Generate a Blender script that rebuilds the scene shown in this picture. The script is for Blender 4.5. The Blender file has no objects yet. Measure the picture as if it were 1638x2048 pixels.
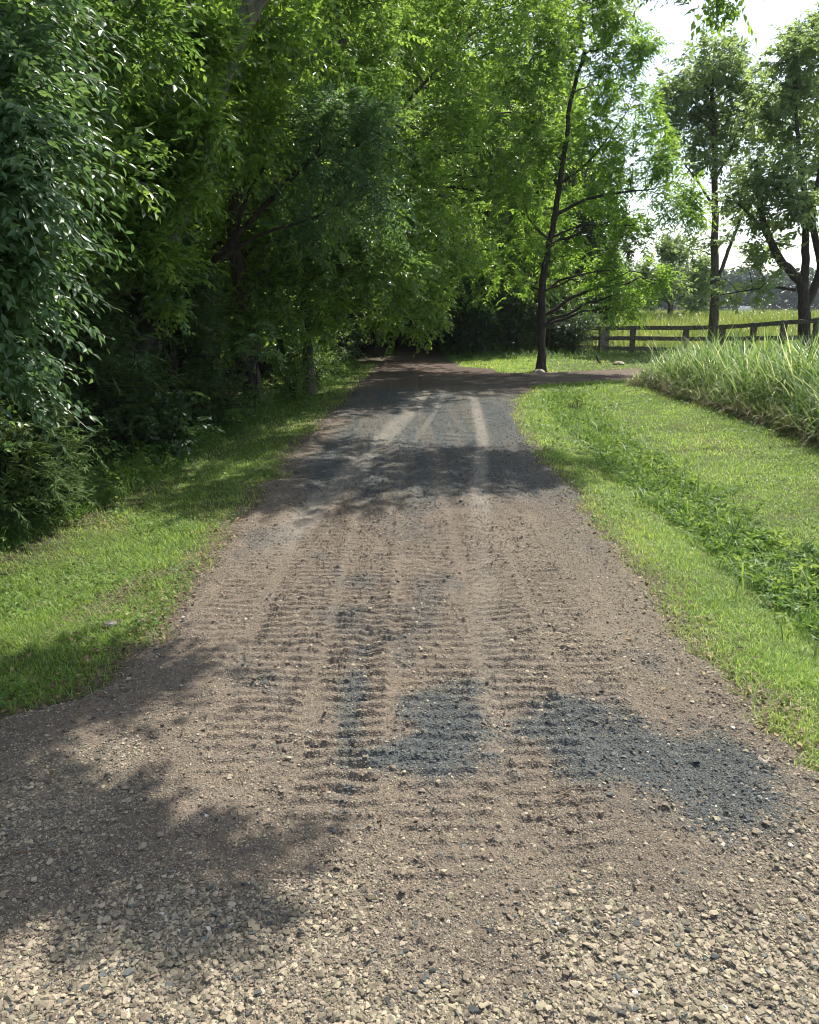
import bpy, math, random
import numpy as np
R = math.radians
rng = np.random.default_rng(7)
random.seed(7)
SC = bpy.context.scene
COL = SC.collection

# ------------------------------------------------------------------ camera, world, sun, exposure
EYE, PITCH, F = 1.6, 14.27, 1600.0
cam = bpy.data.cameras.new('camera')
cam_o = bpy.data.objects.new('camera', cam); COL.objects.link(cam_o)
cam_o.location = (0, 0, EYE); cam_o.rotation_euler = (R(90 - PITCH), 0, 0)
cam.sensor_fit = 'HORIZONTAL'; cam.sensor_width = 36; cam.lens = 36 * F / 1638
cam.clip_start = .05; cam.clip_end = 3000
SC.camera = cam_o
SUN_EL, SUN_AZ = 57.0, 34.0          # elevation; azimuth from the view direction towards the right
w = bpy.data.worlds.new('World'); SC.world = w; w.use_nodes = True
nt = w.node_tree; nt.nodes.clear()
def N(t, kind, **kw):
    n = t.nodes.new(kind)
    for k, v in kw.items(): setattr(n, k, v)
    return n
out = N(nt, 'ShaderNodeOutputWorld'); bg = N(nt, 'ShaderNodeBackground')
sky = N(nt, 'ShaderNodeTexSky', sky_type='NISHITA', sun_disc=False, sun_elevation=R(SUN_EL), sun_rotation=R(SUN_AZ))
sky.air_density = 1.0; sky.dust_density = 1.5
tc = N(nt, 'ShaderNodeTexCoord'); mp = N(nt, 'ShaderNodeMapping'); mp.inputs['Scale'].default_value = (1, 1, 2.6)
mp.inputs['Location'].default_value = (.35, .1, .2)
nz = N(nt, 'ShaderNodeTexNoise'); nz.inputs['Scale'].default_value = 2.2; nz.inputs['Detail'].default_value = 7; nz.inputs['Roughness'].default_value = .55
cr = N(nt, 'ShaderNodeValToRGB'); cr.color_ramp.elements[0].position = .36; cr.color_ramp.elements[1].position = .54
cr.color_ramp.elements[0].color = (.15, .15, .15, 1)
mx = N(nt, 'ShaderNodeMix', data_type='RGBA'); mx.inputs['B'].default_value = (3.0, 3.1, 3.2, 1)
L = nt.links.new
L(tc.outputs['Generated'], mp.inputs[0]); L(mp.outputs[0], nz.inputs['Vector']); L(nz.outputs[0], cr.inputs[0])
dp = N(nt, 'ShaderNodeVectorMath', operation='DOT_PRODUCT'); dp.inputs[1].default_value = (.42, .86, .28)   # the cloud bank lies ahead and to the right
mr = N(nt, 'ShaderNodeMapRange'); mr.inputs['From Min'].default_value = .45; mr.inputs['From Max'].default_value = .93; mr.inputs['To Min'].default_value = .5; mr.inputs['To Max'].default_value = 1
ml = N(nt, 'ShaderNodeMath', operation='MULTIPLY')
L(tc.outputs['Generated'], dp.inputs[0]); L(dp.outputs['Value'], mr.inputs[0]); L(mr.outputs[0], ml.inputs[0]); L(cr.outputs[0], ml.inputs[1])
L(ml.outputs[0], mx.inputs['Factor']); L(sky.outputs[0], mx.inputs['A']); L(mx.outputs['Result'], bg.inputs[0]); L(bg.outputs[0], out.inputs[0])
bg.inputs[1].default_value = .15
sun = bpy.data.lights.new('sun', 'SUN'); sun.energy = 4.2; sun.angle = R(.5); sun.color = (1, .95, .86)
sun_o = bpy.data.objects.new('sun', sun); COL.objects.link(sun_o)
sun_o.rotation_euler = (R(90 - SUN_EL), 0, R(-SUN_AZ) + math.pi * 0)
# lamp shines along its -Z: the lamp leans so that light comes from ahead, slightly right
from mathutils import Vector
SD = Vector((math.sin(R(SUN_AZ)) * math.cos(R(SUN_EL)), math.cos(R(SUN_AZ)) * math.cos(R(SUN_EL)), math.sin(R(SUN_EL))))
sun_o.rotation_euler = SD.to_track_quat('Z', 'Y').to_euler()
SC.view_settings.view_transform = 'Standard'; SC.view_settings.look = 'None'
SC.view_settings.exposure = 1.02; SC.view_settings.gamma = 1
SC.render.engine = 'CYCLES'
cy = SC.cycles
cy.max_bounces = 7; cy.diffuse_bounces = 4; cy.glossy_bounces = 2; cy.transmission_bounces = 5; cy.transparent_max_bounces = 6
cy.pixel_filter_type = 'BLACKMAN_HARRIS'; cy.filter_width = 1.05; cy.use_denoising = True; cy.denoiser = 'OPENIMAGEDENOISE'; cy.denoising_input_passes = 'RGB_ALBEDO_NORMAL'; cy.denoising_prefilter = 'ACCURATE'; cy.use_adaptive_sampling = False
cy.sample_clamp_indirect = 2.5; cy.volume_bounces = 0
cy.caustics_reflective = False; cy.caustics_refractive = False

# ------------------------------------------------------------------ helpers
def tag(o, label=None, cat=None, group=None, kind=None):
    if label: o['label'] = label
    if cat: o['category'] = cat
    if group: o['group'] = group
    if kind: o['kind'] = kind
    return o
def empty(name, loc=(0, 0, 0)):
    o = bpy.data.objects.new(name, None); COL.objects.link(o); o.location = loc; o.empty_display_size = .2
    return o
def hash2(ix, iy, s):
    h = (ix.astype(np.int64) * 374761393 + iy.astype(np.int64) * 668265263 + s * 1442695041) & 0x7fffffff
    h = ((h ^ (h >> 13)) * 1274126177) & 0x7fffffff
    h = (h ^ (h >> 16)) & 0xffff
    return h / 65535.0
def vnoise(x, y, s=0):
    x = np.asarray(x, float); y = np.asarray(y, float)
    ix = np.floor(x); iy = np.floor(y); fx = x - ix; fy = y - iy
    fx = fx * fx * (3 - 2 * fx); fy = fy * fy * (3 - 2 * fy)
    a = hash2(ix, iy, s); b = hash2(ix + 1, iy, s); c = hash2(ix, iy + 1, s); d = hash2(ix + 1, iy + 1, s)
    return a + (b - a) * fx + (c - a) * fy + (a - b - c + d) * fx * fy
def fbm(x, y, s=0, o=4):
    x = np.asarray(x, float); y = np.asarray(y, float)
    t = 0; a = .5; n = 0
    for i in range(o):
        t = t + a * vnoise(x, y, s + i * 17); n += a; x = x * 2.03 + 5.1; y = y * 2.03 + 1.7; a *= .5
    return t / n
def ss(a, b, x):
    t = np.clip((np.asarray(x, float) - a) / (b - a), 0, 1); return t * t * (3 - 2 * t)
def W(px, py, d):
    """a world point at distance d (along +Y) that lies on the ray of photograph pixel px, py"""
    p = R(PITCH); u = (px - 819) / F; v = (1024 - py) / F
    dy = math.cos(p) + v * math.sin(p); dz = -math.sin(p) + v * math.cos(p)
    return np.array((u / dy * d, d, EYE + dz / dy * d))
def make_mesh(name, V, faces, mat, parent=None, attr=None, col=None, smooth=False):
    """V (n,3); faces a list of (m,k) integer arrays; attr: one float per vertex; col: rgb per vertex"""
    me = bpy.data.meshes.new(name)
    V = np.asarray(V, np.float32)
    me.vertices.add(len(V)); me.vertices.foreach_set('co', V.ravel())
    loops = np.concatenate([f.ravel() for f in faces]).astype(np.int32)
    tot = np.concatenate([np.full(len(f), f.shape[1], np.int32) for f in faces])
    st = np.concatenate(([0], np.cumsum(tot)[:-1])).astype(np.int32)
    me.loops.add(len(loops)); me.loops.foreach_set('vertex_index', loops)
    me.polygons.add(len(tot)); me.polygons.foreach_set('loop_start', st); me.polygons.foreach_set('loop_total', tot)
    me.polygons.foreach_set('use_smooth', np.full(len(tot), smooth, bool))
    if attr is not None:
        a = me.attributes.new('tone', 'FLOAT', 'POINT'); a.data.foreach_set('value', np.asarray(attr, np.float32))
    if col is not None:
        a = me.attributes.new('albedo', 'FLOAT_COLOR', 'POINT')
        c = np.ones((len(V), 4), np.float32); c[:, :3] = col; a.data.foreach_set('color', c.ravel())
    me.update(calc_edges=True)
    if mat is not None: me.materials.append(mat)
    o = bpy.data.objects.new(name, me); COL.objects.link(o)
    if parent is not None: o.parent = parent
    return o
class MB:
    """collects pieces into ONE mesh"""
    def __init__(s): s.V = []; s.F = {}; s.A = []; s.n = 0
    def add(s, V, F, A=None):
        V = np.asarray(V, float).reshape(-1, 3); F = np.asarray(F)
        s.V.append(V); s.F.setdefault(F.shape[1], []).append(F + s.n)
        s.A.append(np.full(len(V), .5) if A is None else np.asarray(A)); s.n += len(V)
    def join(s, o):
        if not o.n: return
        for k, fs in o.F.items(): s.F.setdefault(k, []).extend([f + s.n for f in fs])
        s.V += o.V; s.A += o.A; s.n += o.n
    def build(s, name, mat, parent=None, smooth=False, off=None):
        V = np.concatenate(s.V)
        if off is not None: V = V - np.asarray(off)
        return make_mesh(name, V, [np.concatenate(f) for f in s.F.values()], mat, parent, np.concatenate(s.A), smooth=smooth)
def nrm(v): return v / np.maximum(np.linalg.norm(v, axis=-1, keepdims=True), 1e-9)
def tube(mb, pts, rad, sides=8, tone=.5, rough=0.0):
    pts = np.asarray(pts, float); n = len(pts); rad = np.broadcast_to(rad, (n,))
    t = nrm(np.gradient(pts, axis=0)); ref = np.array((1., 0, 0)) if abs(t[0][0]) < .8 else np.array((0, 1., 0))
    a = nrm(np.cross(t, ref)); b = np.cross(t, a); th = np.linspace(0, 2 * np.pi, sides, endpoint=False)
    rr = rad[:, None] * (1 + (rough * (rng.random((n, sides)) - .5) if rough else 0))
    V = pts[:, None] + rr[..., None] * (np.cos(th)[None, :, None] * a[:, None] + np.sin(th)[None, :, None] * b[:, None])
    i = np.arange(n - 1)[:, None] * sides; j = np.arange(sides)[None]; k = (j + 1) % sides
    F = np.stack([i + j, i + k, i + sides + k, i + sides + j], -1).reshape(-1, 4)
    V = V.reshape(-1, 3); mb.add(V, F, np.full(len(V), tone))
    mb.add(np.vstack([pts[-1] + t[-1] * rad[-1] * .4, V[-sides:]]), np.stack([np.zeros(sides, int), 1 + (np.arange(sides)) , 1 + (np.arange(sides) + 1) % sides], -1), np.full(sides + 1, tone))
def curve(p0, p1, n=8, sag=0., bow=(0, 0, 0), wob=.0):
    p0 = np.asarray(p0, float); p1 = np.asarray(p1, float); t = np.linspace(0, 1, n)[:, None]
    p = p0 + (p1 - p0) * t + np.asarray(bow) * (4 * t * (1 - t)) + np.array((0, 0, -sag)) * t * t
    if wob:
        q = rng.normal(0, wob, (n, 3)); q[0] = 0; q[-1] = 0; p = p + q
    return p
def bez(pts, n=14):
    """smooth polyline through the control points"""
    pts = np.asarray(pts, float); m = len(pts); u = np.linspace(0, m - 1, n); o = []
    for x in u:
        i = min(int(x), m - 2); f = x - i
        p0 = pts[max(i - 1, 0)]; p1 = pts[i]; p2 = pts[i + 1]; p3 = pts[min(i + 2, m - 1)]
        o.append(.5 * ((2 * p1) + (p2 - p0) * f + (2 * p0 - 5 * p1 + 4 * p2 - p3) * f * f + (3 * p1 - p0 - 3 * p2 + p3) * f ** 3))
    return np.array(o)

# leaf templates: x across, y along, z off the blade
LEAF4 = (np.array([(0, 0, 0), (-.26, .42, .07), (.26, .42, .07), (0, 1, -.08)]), np.array([(0, 3, 1), (0, 2, 3)]))
LEAF8 = (np.array([(0, 0, 0), (0, .45, 0), (0, .8, -.04), (-.2, .22, .05), (.2, .22, .05), (-.23, .5, .05), (.23, .5, .05), (-.1, .8, -.01), (.1, .8, -.01), (0, 1, -.12)]),
         np.array([(0, 1, 3), (0, 4, 1), (3, 1, 5), (4, 6, 1), (5, 1, 2), (1, 6, 2), (5, 2, 7), (6, 8, 2), (7, 2, 9), (2, 8, 9)]))
NEEDLE = (np.array([(-.07, 0, 0), (.07, 0, 0), (0, 1, 0)]), np.array([(0, 1, 2)]))
def place(mb, tpl, P, D, Nn, S, tone, wide=1.0):
    T, Fc = tpl; n = len(P); k = len(T)
    D = nrm(D); X = nrm(np.cross(D, Nn)); Z = np.cross(X, D)
    T = T * np.array((wide, 1, 1))
    V = P[:, None] + S[:, None, None] * (T[None, :, :1] * X[:, None] + T[None, :, 1:2] * D[:, None] + T[None, :, 2:] * Z[:, None])
    F_ = (Fc[None] + (np.arange(n) * k)[:, None, None]).reshape(-1, 3)
    mb.add(V.reshape(-1, 3), F_, np.repeat(tone, k))
def sprays(mb, O, D, Ln, leaf=.07, m=9, droop=.45, tpl=LEAF4, wide=1.0, spread=.8, tone0=.5, tvar=.25, stem=True):
    """two-ranked leafy twigs: origins O, directions D, lengths Ln"""
    n = len(O); D = nrm(D); up = np.array((0, 0, 1.)); side = nrm(np.cross(D, up) + rng.normal(0, .25, (n, 3)))
    t = (np.arange(m) + .8) / m
    sg = np.where(np.arange(m) % 2 == 0, 1., -1.)
    pos = O[:, None] + D[:, None] * (Ln[:, None] * t)[..., None] - up * (droop * Ln[:, None] * t * t)[..., None]
    tang = nrm(D[:, None] - up * (2 * droop * t)[None, :, None])
    d = tang * .75 + side[:, None] * (sg * spread)[None, :, None] + rng.normal(0, .22, (n, m, 3)) - up * .18
    nn = np.cross(side[:, None].repeat(m, 1), tang) ; nn = nn * np.sign(nn[..., 2:] + 1e-6) + rng.normal(0, .38, (n, m, 3))
    S = leaf * (1.1 - .45 * t)[None] * rng.uniform(.7, 1.2, (n, m))
    tn = np.clip(tone0 + rng.normal(0, tvar, (n, 1)) + rng.normal(0, .08, (n, m)), 0, 1)
    place(mb, tpl, pos.reshape(-1, 3), d.reshape(-1, 3), nn.reshape(-1, 3), S.ravel(), tn.ravel(), wide)
    if stem:
        q = np.array([0, .5, 1.]); c = O[:, None] + D[:, None] * (Ln[:, None] * q)[..., None] - up * (droop * Ln[:, None] * q * q)[..., None]
        wd = side[:, None] * (np.array([.004, .003, .0015])[None, :, None])
        V = np.stack([c - wd, c + wd], 2).reshape(n, 6, 3); b = (np.arange(n) * 6)[:, None, None]
        F_ = (np.array([(0, 1, 3, 2), (2, 3, 5, 4)])[None] + b).reshape(-1, 4)
        mb.add(V.reshape(-1, 3), F_, np.full(n * 6, .12))
def blades(mb, P, H, bend, wd, head, seg=3, tone=None, tilt=.15):
    """grass blades: base P, length H, bend 0..1, width wd, heading angle"""
    n = len(P); t = np.linspace(0, 1, seg + 1)
    hd = np.stack([np.cos(head), np.sin(head), 0 * head], -1); sd = np.stack([-np.sin(head), np.cos(head), 0 * head], -1)
    th = (tilt + bend[:, None] * 2.3 * t[None]) if np.ndim(tilt) == 0 else (tilt[:, None] + bend[:, None] * 2.3 * t[None])
    ds = H[:, None] / seg
    mid = (th[:, 1:] + th[:, :-1]) / 2
    hx = np.concatenate([np.zeros((n, 1)), np.cumsum(np.sin(mid) * ds, 1)], 1); hz = np.concatenate([np.zeros((n, 1)), np.cumsum(np.cos(mid) * ds, 1)], 1)
    c = P[:, None] + hd[:, None] * hx[..., None] + np.array((0, 0, 1.)) * hz[..., None]
    prof = np.array([.7] + [1 - (k / seg) ** 1.6 * .75 for k in range(1, seg)]) * .5
    A_ = c[:, :-1] - sd[:, None] * (wd[:, None] * prof)[..., None]; B_ = c[:, :-1] + sd[:, None] * (wd[:, None] * prof)[..., None]
    V = np.concatenate([np.stack([A_, B_], 2).reshape(n, 2 * seg, 3), c[:, -1:]], 1); k = 2 * seg + 1
    b = (np.arange(n) * k)[:, None]
    tone = np.full(n, .5) if tone is None else tone
    off = mb.n; mb.add(V.reshape(-1, 3), (b + np.array([[2 * seg - 2, 2 * seg - 1, 2 * seg]])), np.repeat(tone, k))
    q = np.array([(2 * i, 2 * i + 1, 2 * i + 3, 2 * i + 2) for i in range(seg - 1)])
    if len(q): mb.F.setdefault(4, []).append((q[None] + b[:, None]).reshape(-1, 4) + off)
# ------------------------------------------------------------------ materials
def newmat(name):
    m = bpy.data.materials.new(name); m.use_nodes = True; t = m.node_tree; t.nodes.clear()
    return m, t, N(t, 'ShaderNodeOutputMaterial')
def ramp(t, fac, stops):
    c = N(t, 'ShaderNodeValToRGB'); e = c.color_ramp.elements
    while len(e) < len(stops): e.new(.5)
    for el, (p, rgb) in zip(e, stops): el.position = p; el.color = (*rgb, 1)
    t.links.new(fac, c.inputs[0]); return c.outputs[0]
def leafmat(name, lo, mid, hi, trans=.42, boost=2.3, rough=.38, spec=.5):
    m, t, o = newmat(name)
    at = N(t, 'ShaderNodeAttribute', attribute_name='tone')
    col = ramp(t, at.outputs['Fac'], [(0, lo), (.5, mid), (1, hi)])
    p = N(t, 'ShaderNodeBsdfPrincipled'); p.inputs['Roughness'].default_value = rough; p.inputs['Specular IOR Level'].default_value = spec
    tr = N(t, 'ShaderNodeBsdfTranslucent'); mu = N(t, 'ShaderNodeMix', data_type='RGBA', blend_type='MULTIPLY'); mu.inputs['Factor'].default_value = 1
    mu.inputs['B'].default_value = (boost * 1.14, boost * 1.06, boost * .72, 1)
    mi = N(t, 'ShaderNodeMixShader'); mi.inputs[0].default_value = trans
    l = t.links.new; l(col, p.inputs['Base Color']); l(col, mu.inputs['A']); l(mu.outputs['Result'], tr.inputs[0])
    l(p.outputs[0], mi.inputs[1]); l(tr.outputs[0], mi.inputs[2]); l(mi.outputs[0], o.inputs[0]); return m
def noisemat(name, stops, scale=8, rough=.9, bump=.4, bscale=None, stretch=(1, 1, 1), detail=6, dist=.01, spec=.3):
    m, t, o = newmat(name); l = t.links.new
    tc = N(t, 'ShaderNodeTexCoord'); mp = N(t, 'ShaderNodeMapping'); mp.inputs['Scale'].default_value = stretch
    n1 = N(t, 'ShaderNodeTexNoise'); n1.inputs['Scale'].default_value = scale; n1.inputs['Detail'].default_value = detail; n1.inputs['Roughness'].default_value = .65
    n2 = N(t, 'ShaderNodeTexNoise'); n2.inputs['Scale'].default_value = bscale or scale * 3; n2.inputs['Detail'].default_value = 5
    p = N(t, 'ShaderNodeBsdfPrincipled'); p.inputs['Roughness'].default_value = rough; p.inputs['Specular IOR Level'].default_value = spec
    b = N(t, 'ShaderNodeBump'); b.inputs['Strength'].default_value = bump; b.inputs['Distance'].default_value = dist
    l(tc.outputs['Object'], mp.inputs[0]); l(mp.outputs[0], n1.inputs['Vector']); l(mp.outputs[0], n2.inputs['Vector'])
    l(ramp(t, n1.outputs[0], stops), p.inputs['Base Color']); l(n2.outputs[0], b.inputs['Height']); l(b.outputs[0], p.inputs['Normal']); l(p.outputs[0], o.inputs[0])
    return m
def vcolmat(name, gscale=60, gvar=.5, rough=.92, bump=.5, dist=.006, grit=None):
    """albedo from the mesh's own colour attribute, with fine grain and bump"""
    m, t, o = newmat(name); l = t.links.new
    at = N(t, 'ShaderNodeAttribute', attribute_name='albedo'); tc = N(t, 'ShaderNodeTexCoord')
    n1 = N(t, 'ShaderNodeTexNoise'); n1.inputs['Scale'].default_value = gscale; n1.inputs['Detail'].default_value = 6; n1.inputs['Roughness'].default_value = .7
    mr = N(t, 'ShaderNodeMapRange'); mr.inputs['From Min'].default_value = .3; mr.inputs['From Max'].default_value = .7
    mr.inputs['To Min'].default_value = 1 - gvar; mr.inputs['To Max'].default_value = 1 + gvar
    vo = N(t, 'ShaderNodeTexVoronoi'); vo.inputs['Scale'].default_value = grit or gscale * 1.6
    mu = N(t, 'ShaderNodeVectorMath', operation='SCALE'); p = N(t, 'ShaderNodeBsdfPrincipled'); p.inputs['Roughness'].default_value = rough
    p.inputs['Specular IOR Level'].default_value = .25
    ad = N(t, 'ShaderNodeMath', operation='SUBTRACT'); b = N(t, 'ShaderNodeBump'); b.inputs['Strength'].default_value = bump; b.inputs['Distance'].default_value = dist
    l(tc.outputs['Object'], n1.inputs['Vector']); l(tc.outputs['Object'], vo.inputs['Vector']); l(n1.outputs[0], mr.inputs[0])
    l(at.outputs['Color'], mu.inputs[0]); l(mr.outputs[0], mu.inputs['Scale']); l(mu.outputs[0], p.inputs['Base Color'])
    l(n1.outputs[0], ad.inputs[0]); l(vo.outputs['Distance'], ad.inputs[1]); l(ad.outputs[0], b.inputs['Height']); l(b.outputs[0], p.inputs['Normal']); l(p.outputs[0], o.inputs[0])
    return m
M = {}
M['leaf'] = leafmat('leaf_green', (.04, .078, .022), (.085, .155, .038), (.17, .26, .055))
M['leaf_light'] = leafmat('leaf_yellow_green', (.06, .11, .025), (.125, .215, .042), (.23, .33, .06))
M['leaf_cool'] = leafmat('leaf_cool_green', (.035, .072, .034), (.07, .135, .055), (.125, .2, .075), trans=.35)
M['leaf_lit'] = leafmat('leaf_sunlit_frond', (.045, .085, .016), (.095, .18, .03), (.18, .28, .045), trans=.58)
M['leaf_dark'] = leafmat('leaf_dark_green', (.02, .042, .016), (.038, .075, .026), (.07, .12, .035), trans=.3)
M['leaf_far'] = leafmat('leaf_grey_green', (.07, .11, .055), (.13, .19, .08), (.2, .27, .11), trans=.5)
M['cedar'] = leafmat('cedar_green', (.035, .06, .024), (.065, .105, .035), (.11, .16, .05), trans=.15, spec=.1, rough=.75)
M['grass'] = leafmat('grass_mown', (.095, .165, .028), (.19, .31, .055), (.36, .43, .13), trans=.45, boost=1.8, rough=.5)
M['grass_tall'] = leafmat('grass_tall', (.06, .115, .025), (.15, .26, .068), (.48, .52, .33), trans=.42, boost=1.5, rough=.42, spec=.4)
M['weed'] = leafmat('weed_green', (.045, .095, .024), (.11, .2, .042), (.24, .33, .09), trans=.42, boost=1.6, rough=.5, spec=.3)
M['meadow'] = leafmat('meadow_green', (.08, .14, .025), (.18, .25, .045), (.33, .35, .12), trans=.4, boost=1.4)
M['straw'] = leafmat('dry_straw', (.12, .08, .045), (.25, .19, .11), (.42, .35, .22), trans=.15, boost=1.2, rough=.7)
M['litter'] = leafmat('dead_leaf', (.05, .03, .018), (.13, .08, .045), (.3, .22, .1), trans=.1, boost=1.1, rough=.7)
M['bark'] = noisemat('bark_grey_brown', [(.3, (.03, .025, .018)), (.5, (.09, .075, .055)), (.72, (.19, .17, .13))], scale=7, bump=1, bscale=18, stretch=(3, 3, .6), dist=.03)
M['bark_dark'] = noisemat('bark_dark', [(.3, (.015, .012, .01)), (.5, (.045, .036, .028)), (.75, (.1, .085, .065))], scale=8, bump=1, bscale=20, stretch=(3, 3, .5), dist=.03)
M['bark_pale'] = noisemat('bark_pale_mossy', [(.3, (.05, .05, .03)), (.48, (.14, .13, .1)), (.7, (.26, .25, .2))], scale=5, bump=.8, bscale=22, stretch=(2, 2, .8), dist=.02)
M['fence'] = noisemat('weathered_wood', [(.3, (.05, .04, .03)), (.5, (.12, .1, .08)), (.75, (.26, .23, .18))], scale=6, bump=.6, bscale=40, stretch=(4, 4, 4), dist=.01)
M['fence_pale'] = noisemat('weathered_pale_wood', [(.3, (.1, .09, .07)), (.5, (.2, .17, .13)), (.75, (.33, .3, .24))], scale=6, bump=.6, bscale=40, stretch=(4, 4, 1), dist=.01)
M['ground'] = vcolmat('ground_soil', gscale=25, gvar=.4, bump=.8, dist=.03)
M['road'] = vcolmat('road_dirt', gscale=55, gvar=.35, bump=.7, dist=.006, grit=130)
M['rock'] = noisemat('pale_rock', [(.3, (.16, .13, .1)), (.6, (.38, .34, .27))], scale=12, bump=.5, dist=.01)
M['stone'] = vcolmat('gravel_stone', gscale=120, gvar=.3, bump=.35, dist=.002, rough=.85)

# ------------------------------------------------------------------ terrain
def road_mid(y):  return np.interp(y, [0, 15, 20, 28, 35, 45, 60, 90], [.05, .25, .3, .1, -.5, -3, -8, -22])
def edge_l(y):    return np.interp(y, [0, 2.2, 2.75, 3.1, 3.6, 5, 8, 14.5, 18, 22, 28, 35, 45, 60, 90], [-4, -3.2, -1.9, -1.42, -1.28, -1.28, -1.3, -1.25, -1.1, -.85, -.9, -1.6, -4, -9, -23])
def edge_r(y):    return np.interp(y, [0, 2.0, 2.45, 2.9, 3.7, 5.2, 9.2, 12, 14.5, 16, 17, 22, 23, 28, 35, 45, 60, 90], [4, 3.2, 1.62, 1.45, 1.4, 1.38, 1.5, 1.6, 1.85, 2.3, 2.6, 2.2, 1.4, 1.15, .6, -2, -7, -21])
def jag(y, s):    return (fbm(y * 1.4, y * 0 + s, s, 3) - .5) * .3 + (fbm(y * 7, y * 0, s + 5, 3) - .5) * .16
def road_in(x, y):
    """signed: > 0 inside the gravel road, metres"""
    return np.minimum(x - (edge_l(y) + jag(y, 3)), (edge_r(y) + jag(y, 9)) - x)
PATHC = bez([(.6, 17.6, 0), (2.2, 18.7, 0), (4.2, 19.9, 0), (6.5, 20.7, 0), (10, 21.6, 0), (18, 22, 0)], 60)
def path_in(x, y):
    yc = np.interp(x, PATHC[:, 0], PATHC[:, 1]); wd = np.interp(x, [.6, 2.2, 4, 7], [2.2, 1.7, 1.35, 1.25])
    return np.where(x > .4, wd - np.abs(y - yc) + (fbm(x * 3, y * 3, 4, 3) - .5) * .3, -1)
def ditch_x(y):   return np.interp(y, [0, 4, 8, 12, 15.3, 17, 20], [2.45, 2.42, 2.45, 2.6, 2.95, 3.6, 5])
def zt(x, y):
    x = np.asarray(x, float); y = np.asarray(y, float)
    z = .12 * ss(20, 28, y) * ss(1.0, 3.0, x)
    z = z + ss(27, 52, y) * .85 * ss(0, 6, x) - ss(60, 130, y) * 2.2 * ss(0, 6, x)
    g = ss(2, 3.5, y) * (1 - ss(15, 18, y))
    z = z - .13 * np.exp(-((x - ditch_x(y)) / .35) ** 2) * g
    z = z + .16 * ss(3.2, 6, x) * g - .03 * ss(1.4, 2.1, x) * (1 - ss(3, 4, x)) * g
    z = z - .07 * ss(-1.4, -2.2, x) * ss(3, 5, y) + .35 * ss(-3, -8, x)
    z = z + (fbm(x * .35, y * .35, 21, 3) - .5) * .10 * ss(2, 4, np.abs(x)) + (fbm(x * 2.2, y * 2.2, 5, 3) - .5) * .03
    return z
def lowpt(x, y, lift=0.): return np.array((x, y, float(zt(x, y)) + lift))
def axis(lim0, lim1, core, step, grow):
    a = [0.]; 
    while a[-1] < lim1: a.append(a[-1] + (step if a[-1] < core else step + (a[-1] - core) * grow))
    b = [0.]
    while b[-1] < -lim0: b.append(b[-1] + (step if b[-1] < core else step + (b[-1] - core) * grow))
    return np.array(sorted(set([-v for v in b] + a)))
def grid(xs, ys):
    X, Y = np.meshgrid(xs, ys); nx, ny = len(xs), len(ys)
    i = (np.arange(ny - 1)[:, None] * nx + np.arange(nx - 1)[None])
    return X.ravel(), Y.ravel(), np.stack([i, i + 1, i + nx + 1, i + nx], -1).reshape(-1, 4)
def mixc(c, new, m): return c * (1 - m[:, None]) + np.asarray(new)[None] * m[:, None]
xs = axis(-900, 900, 8, .11, .12); ys = axis(-25, 1500, 24, .11, .08)
X, Y, Fg = grid(xs, ys); Z = zt(X, Y)
ins = np.maximum(road_in(X, Y), path_in(X, Y)); Z = Z - .03 * ss(-.1, .25, ins)
c = np.zeros((len(X), 3)) + (.085, .12, .03)
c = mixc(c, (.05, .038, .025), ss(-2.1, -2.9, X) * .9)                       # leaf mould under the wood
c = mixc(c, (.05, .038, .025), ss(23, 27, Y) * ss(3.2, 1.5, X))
c = mixc(c, (.1, .15, .03), ss(27, 32, Y) * ss(3, 6, X))
c = mixc(c, (.11, .085, .06), np.exp(-((X + 1.62 - (Y - 4.6) * .3) / .15) ** 2 - ((Y - 4.6) / .7) ** 2)); n = fbm(X * 3, Y * 3, 31); c = mixc(c, (.09, .065, .04), ss(.55, .75, n) * .6)
c = mixc(c, (.11, .085, .062), ss(-.28, .0, ins))
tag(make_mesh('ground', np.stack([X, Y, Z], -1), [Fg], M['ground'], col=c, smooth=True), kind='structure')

# road albedo and relief, in road coordinates
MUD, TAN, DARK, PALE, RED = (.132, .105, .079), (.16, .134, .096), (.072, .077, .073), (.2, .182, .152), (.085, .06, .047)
def blob(x, y, cx, cy_, rx, ry, rot=0, s=1):
    ca, sa = math.cos(rot), math.sin(rot); u = ((x - cx) * ca + (y - cy_) * sa) / rx; v = (-(x - cx) * sa + (y - cy_) * ca) / ry
    return ss(1.35, .45, np.sqrt(u * u + v * v) + (fbm(x * 5, y * 5, 40 + s, 5) - .5) * 1.7)
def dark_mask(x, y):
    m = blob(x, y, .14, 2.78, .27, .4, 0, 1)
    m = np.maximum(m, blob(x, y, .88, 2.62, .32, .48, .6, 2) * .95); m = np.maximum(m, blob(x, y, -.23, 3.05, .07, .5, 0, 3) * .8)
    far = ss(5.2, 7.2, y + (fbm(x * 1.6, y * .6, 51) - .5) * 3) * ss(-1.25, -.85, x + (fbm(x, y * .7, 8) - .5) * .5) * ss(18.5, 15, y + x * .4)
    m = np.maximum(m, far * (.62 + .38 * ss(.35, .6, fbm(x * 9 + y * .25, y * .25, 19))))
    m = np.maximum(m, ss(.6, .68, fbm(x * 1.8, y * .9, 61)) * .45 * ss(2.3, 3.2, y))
    return m
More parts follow.
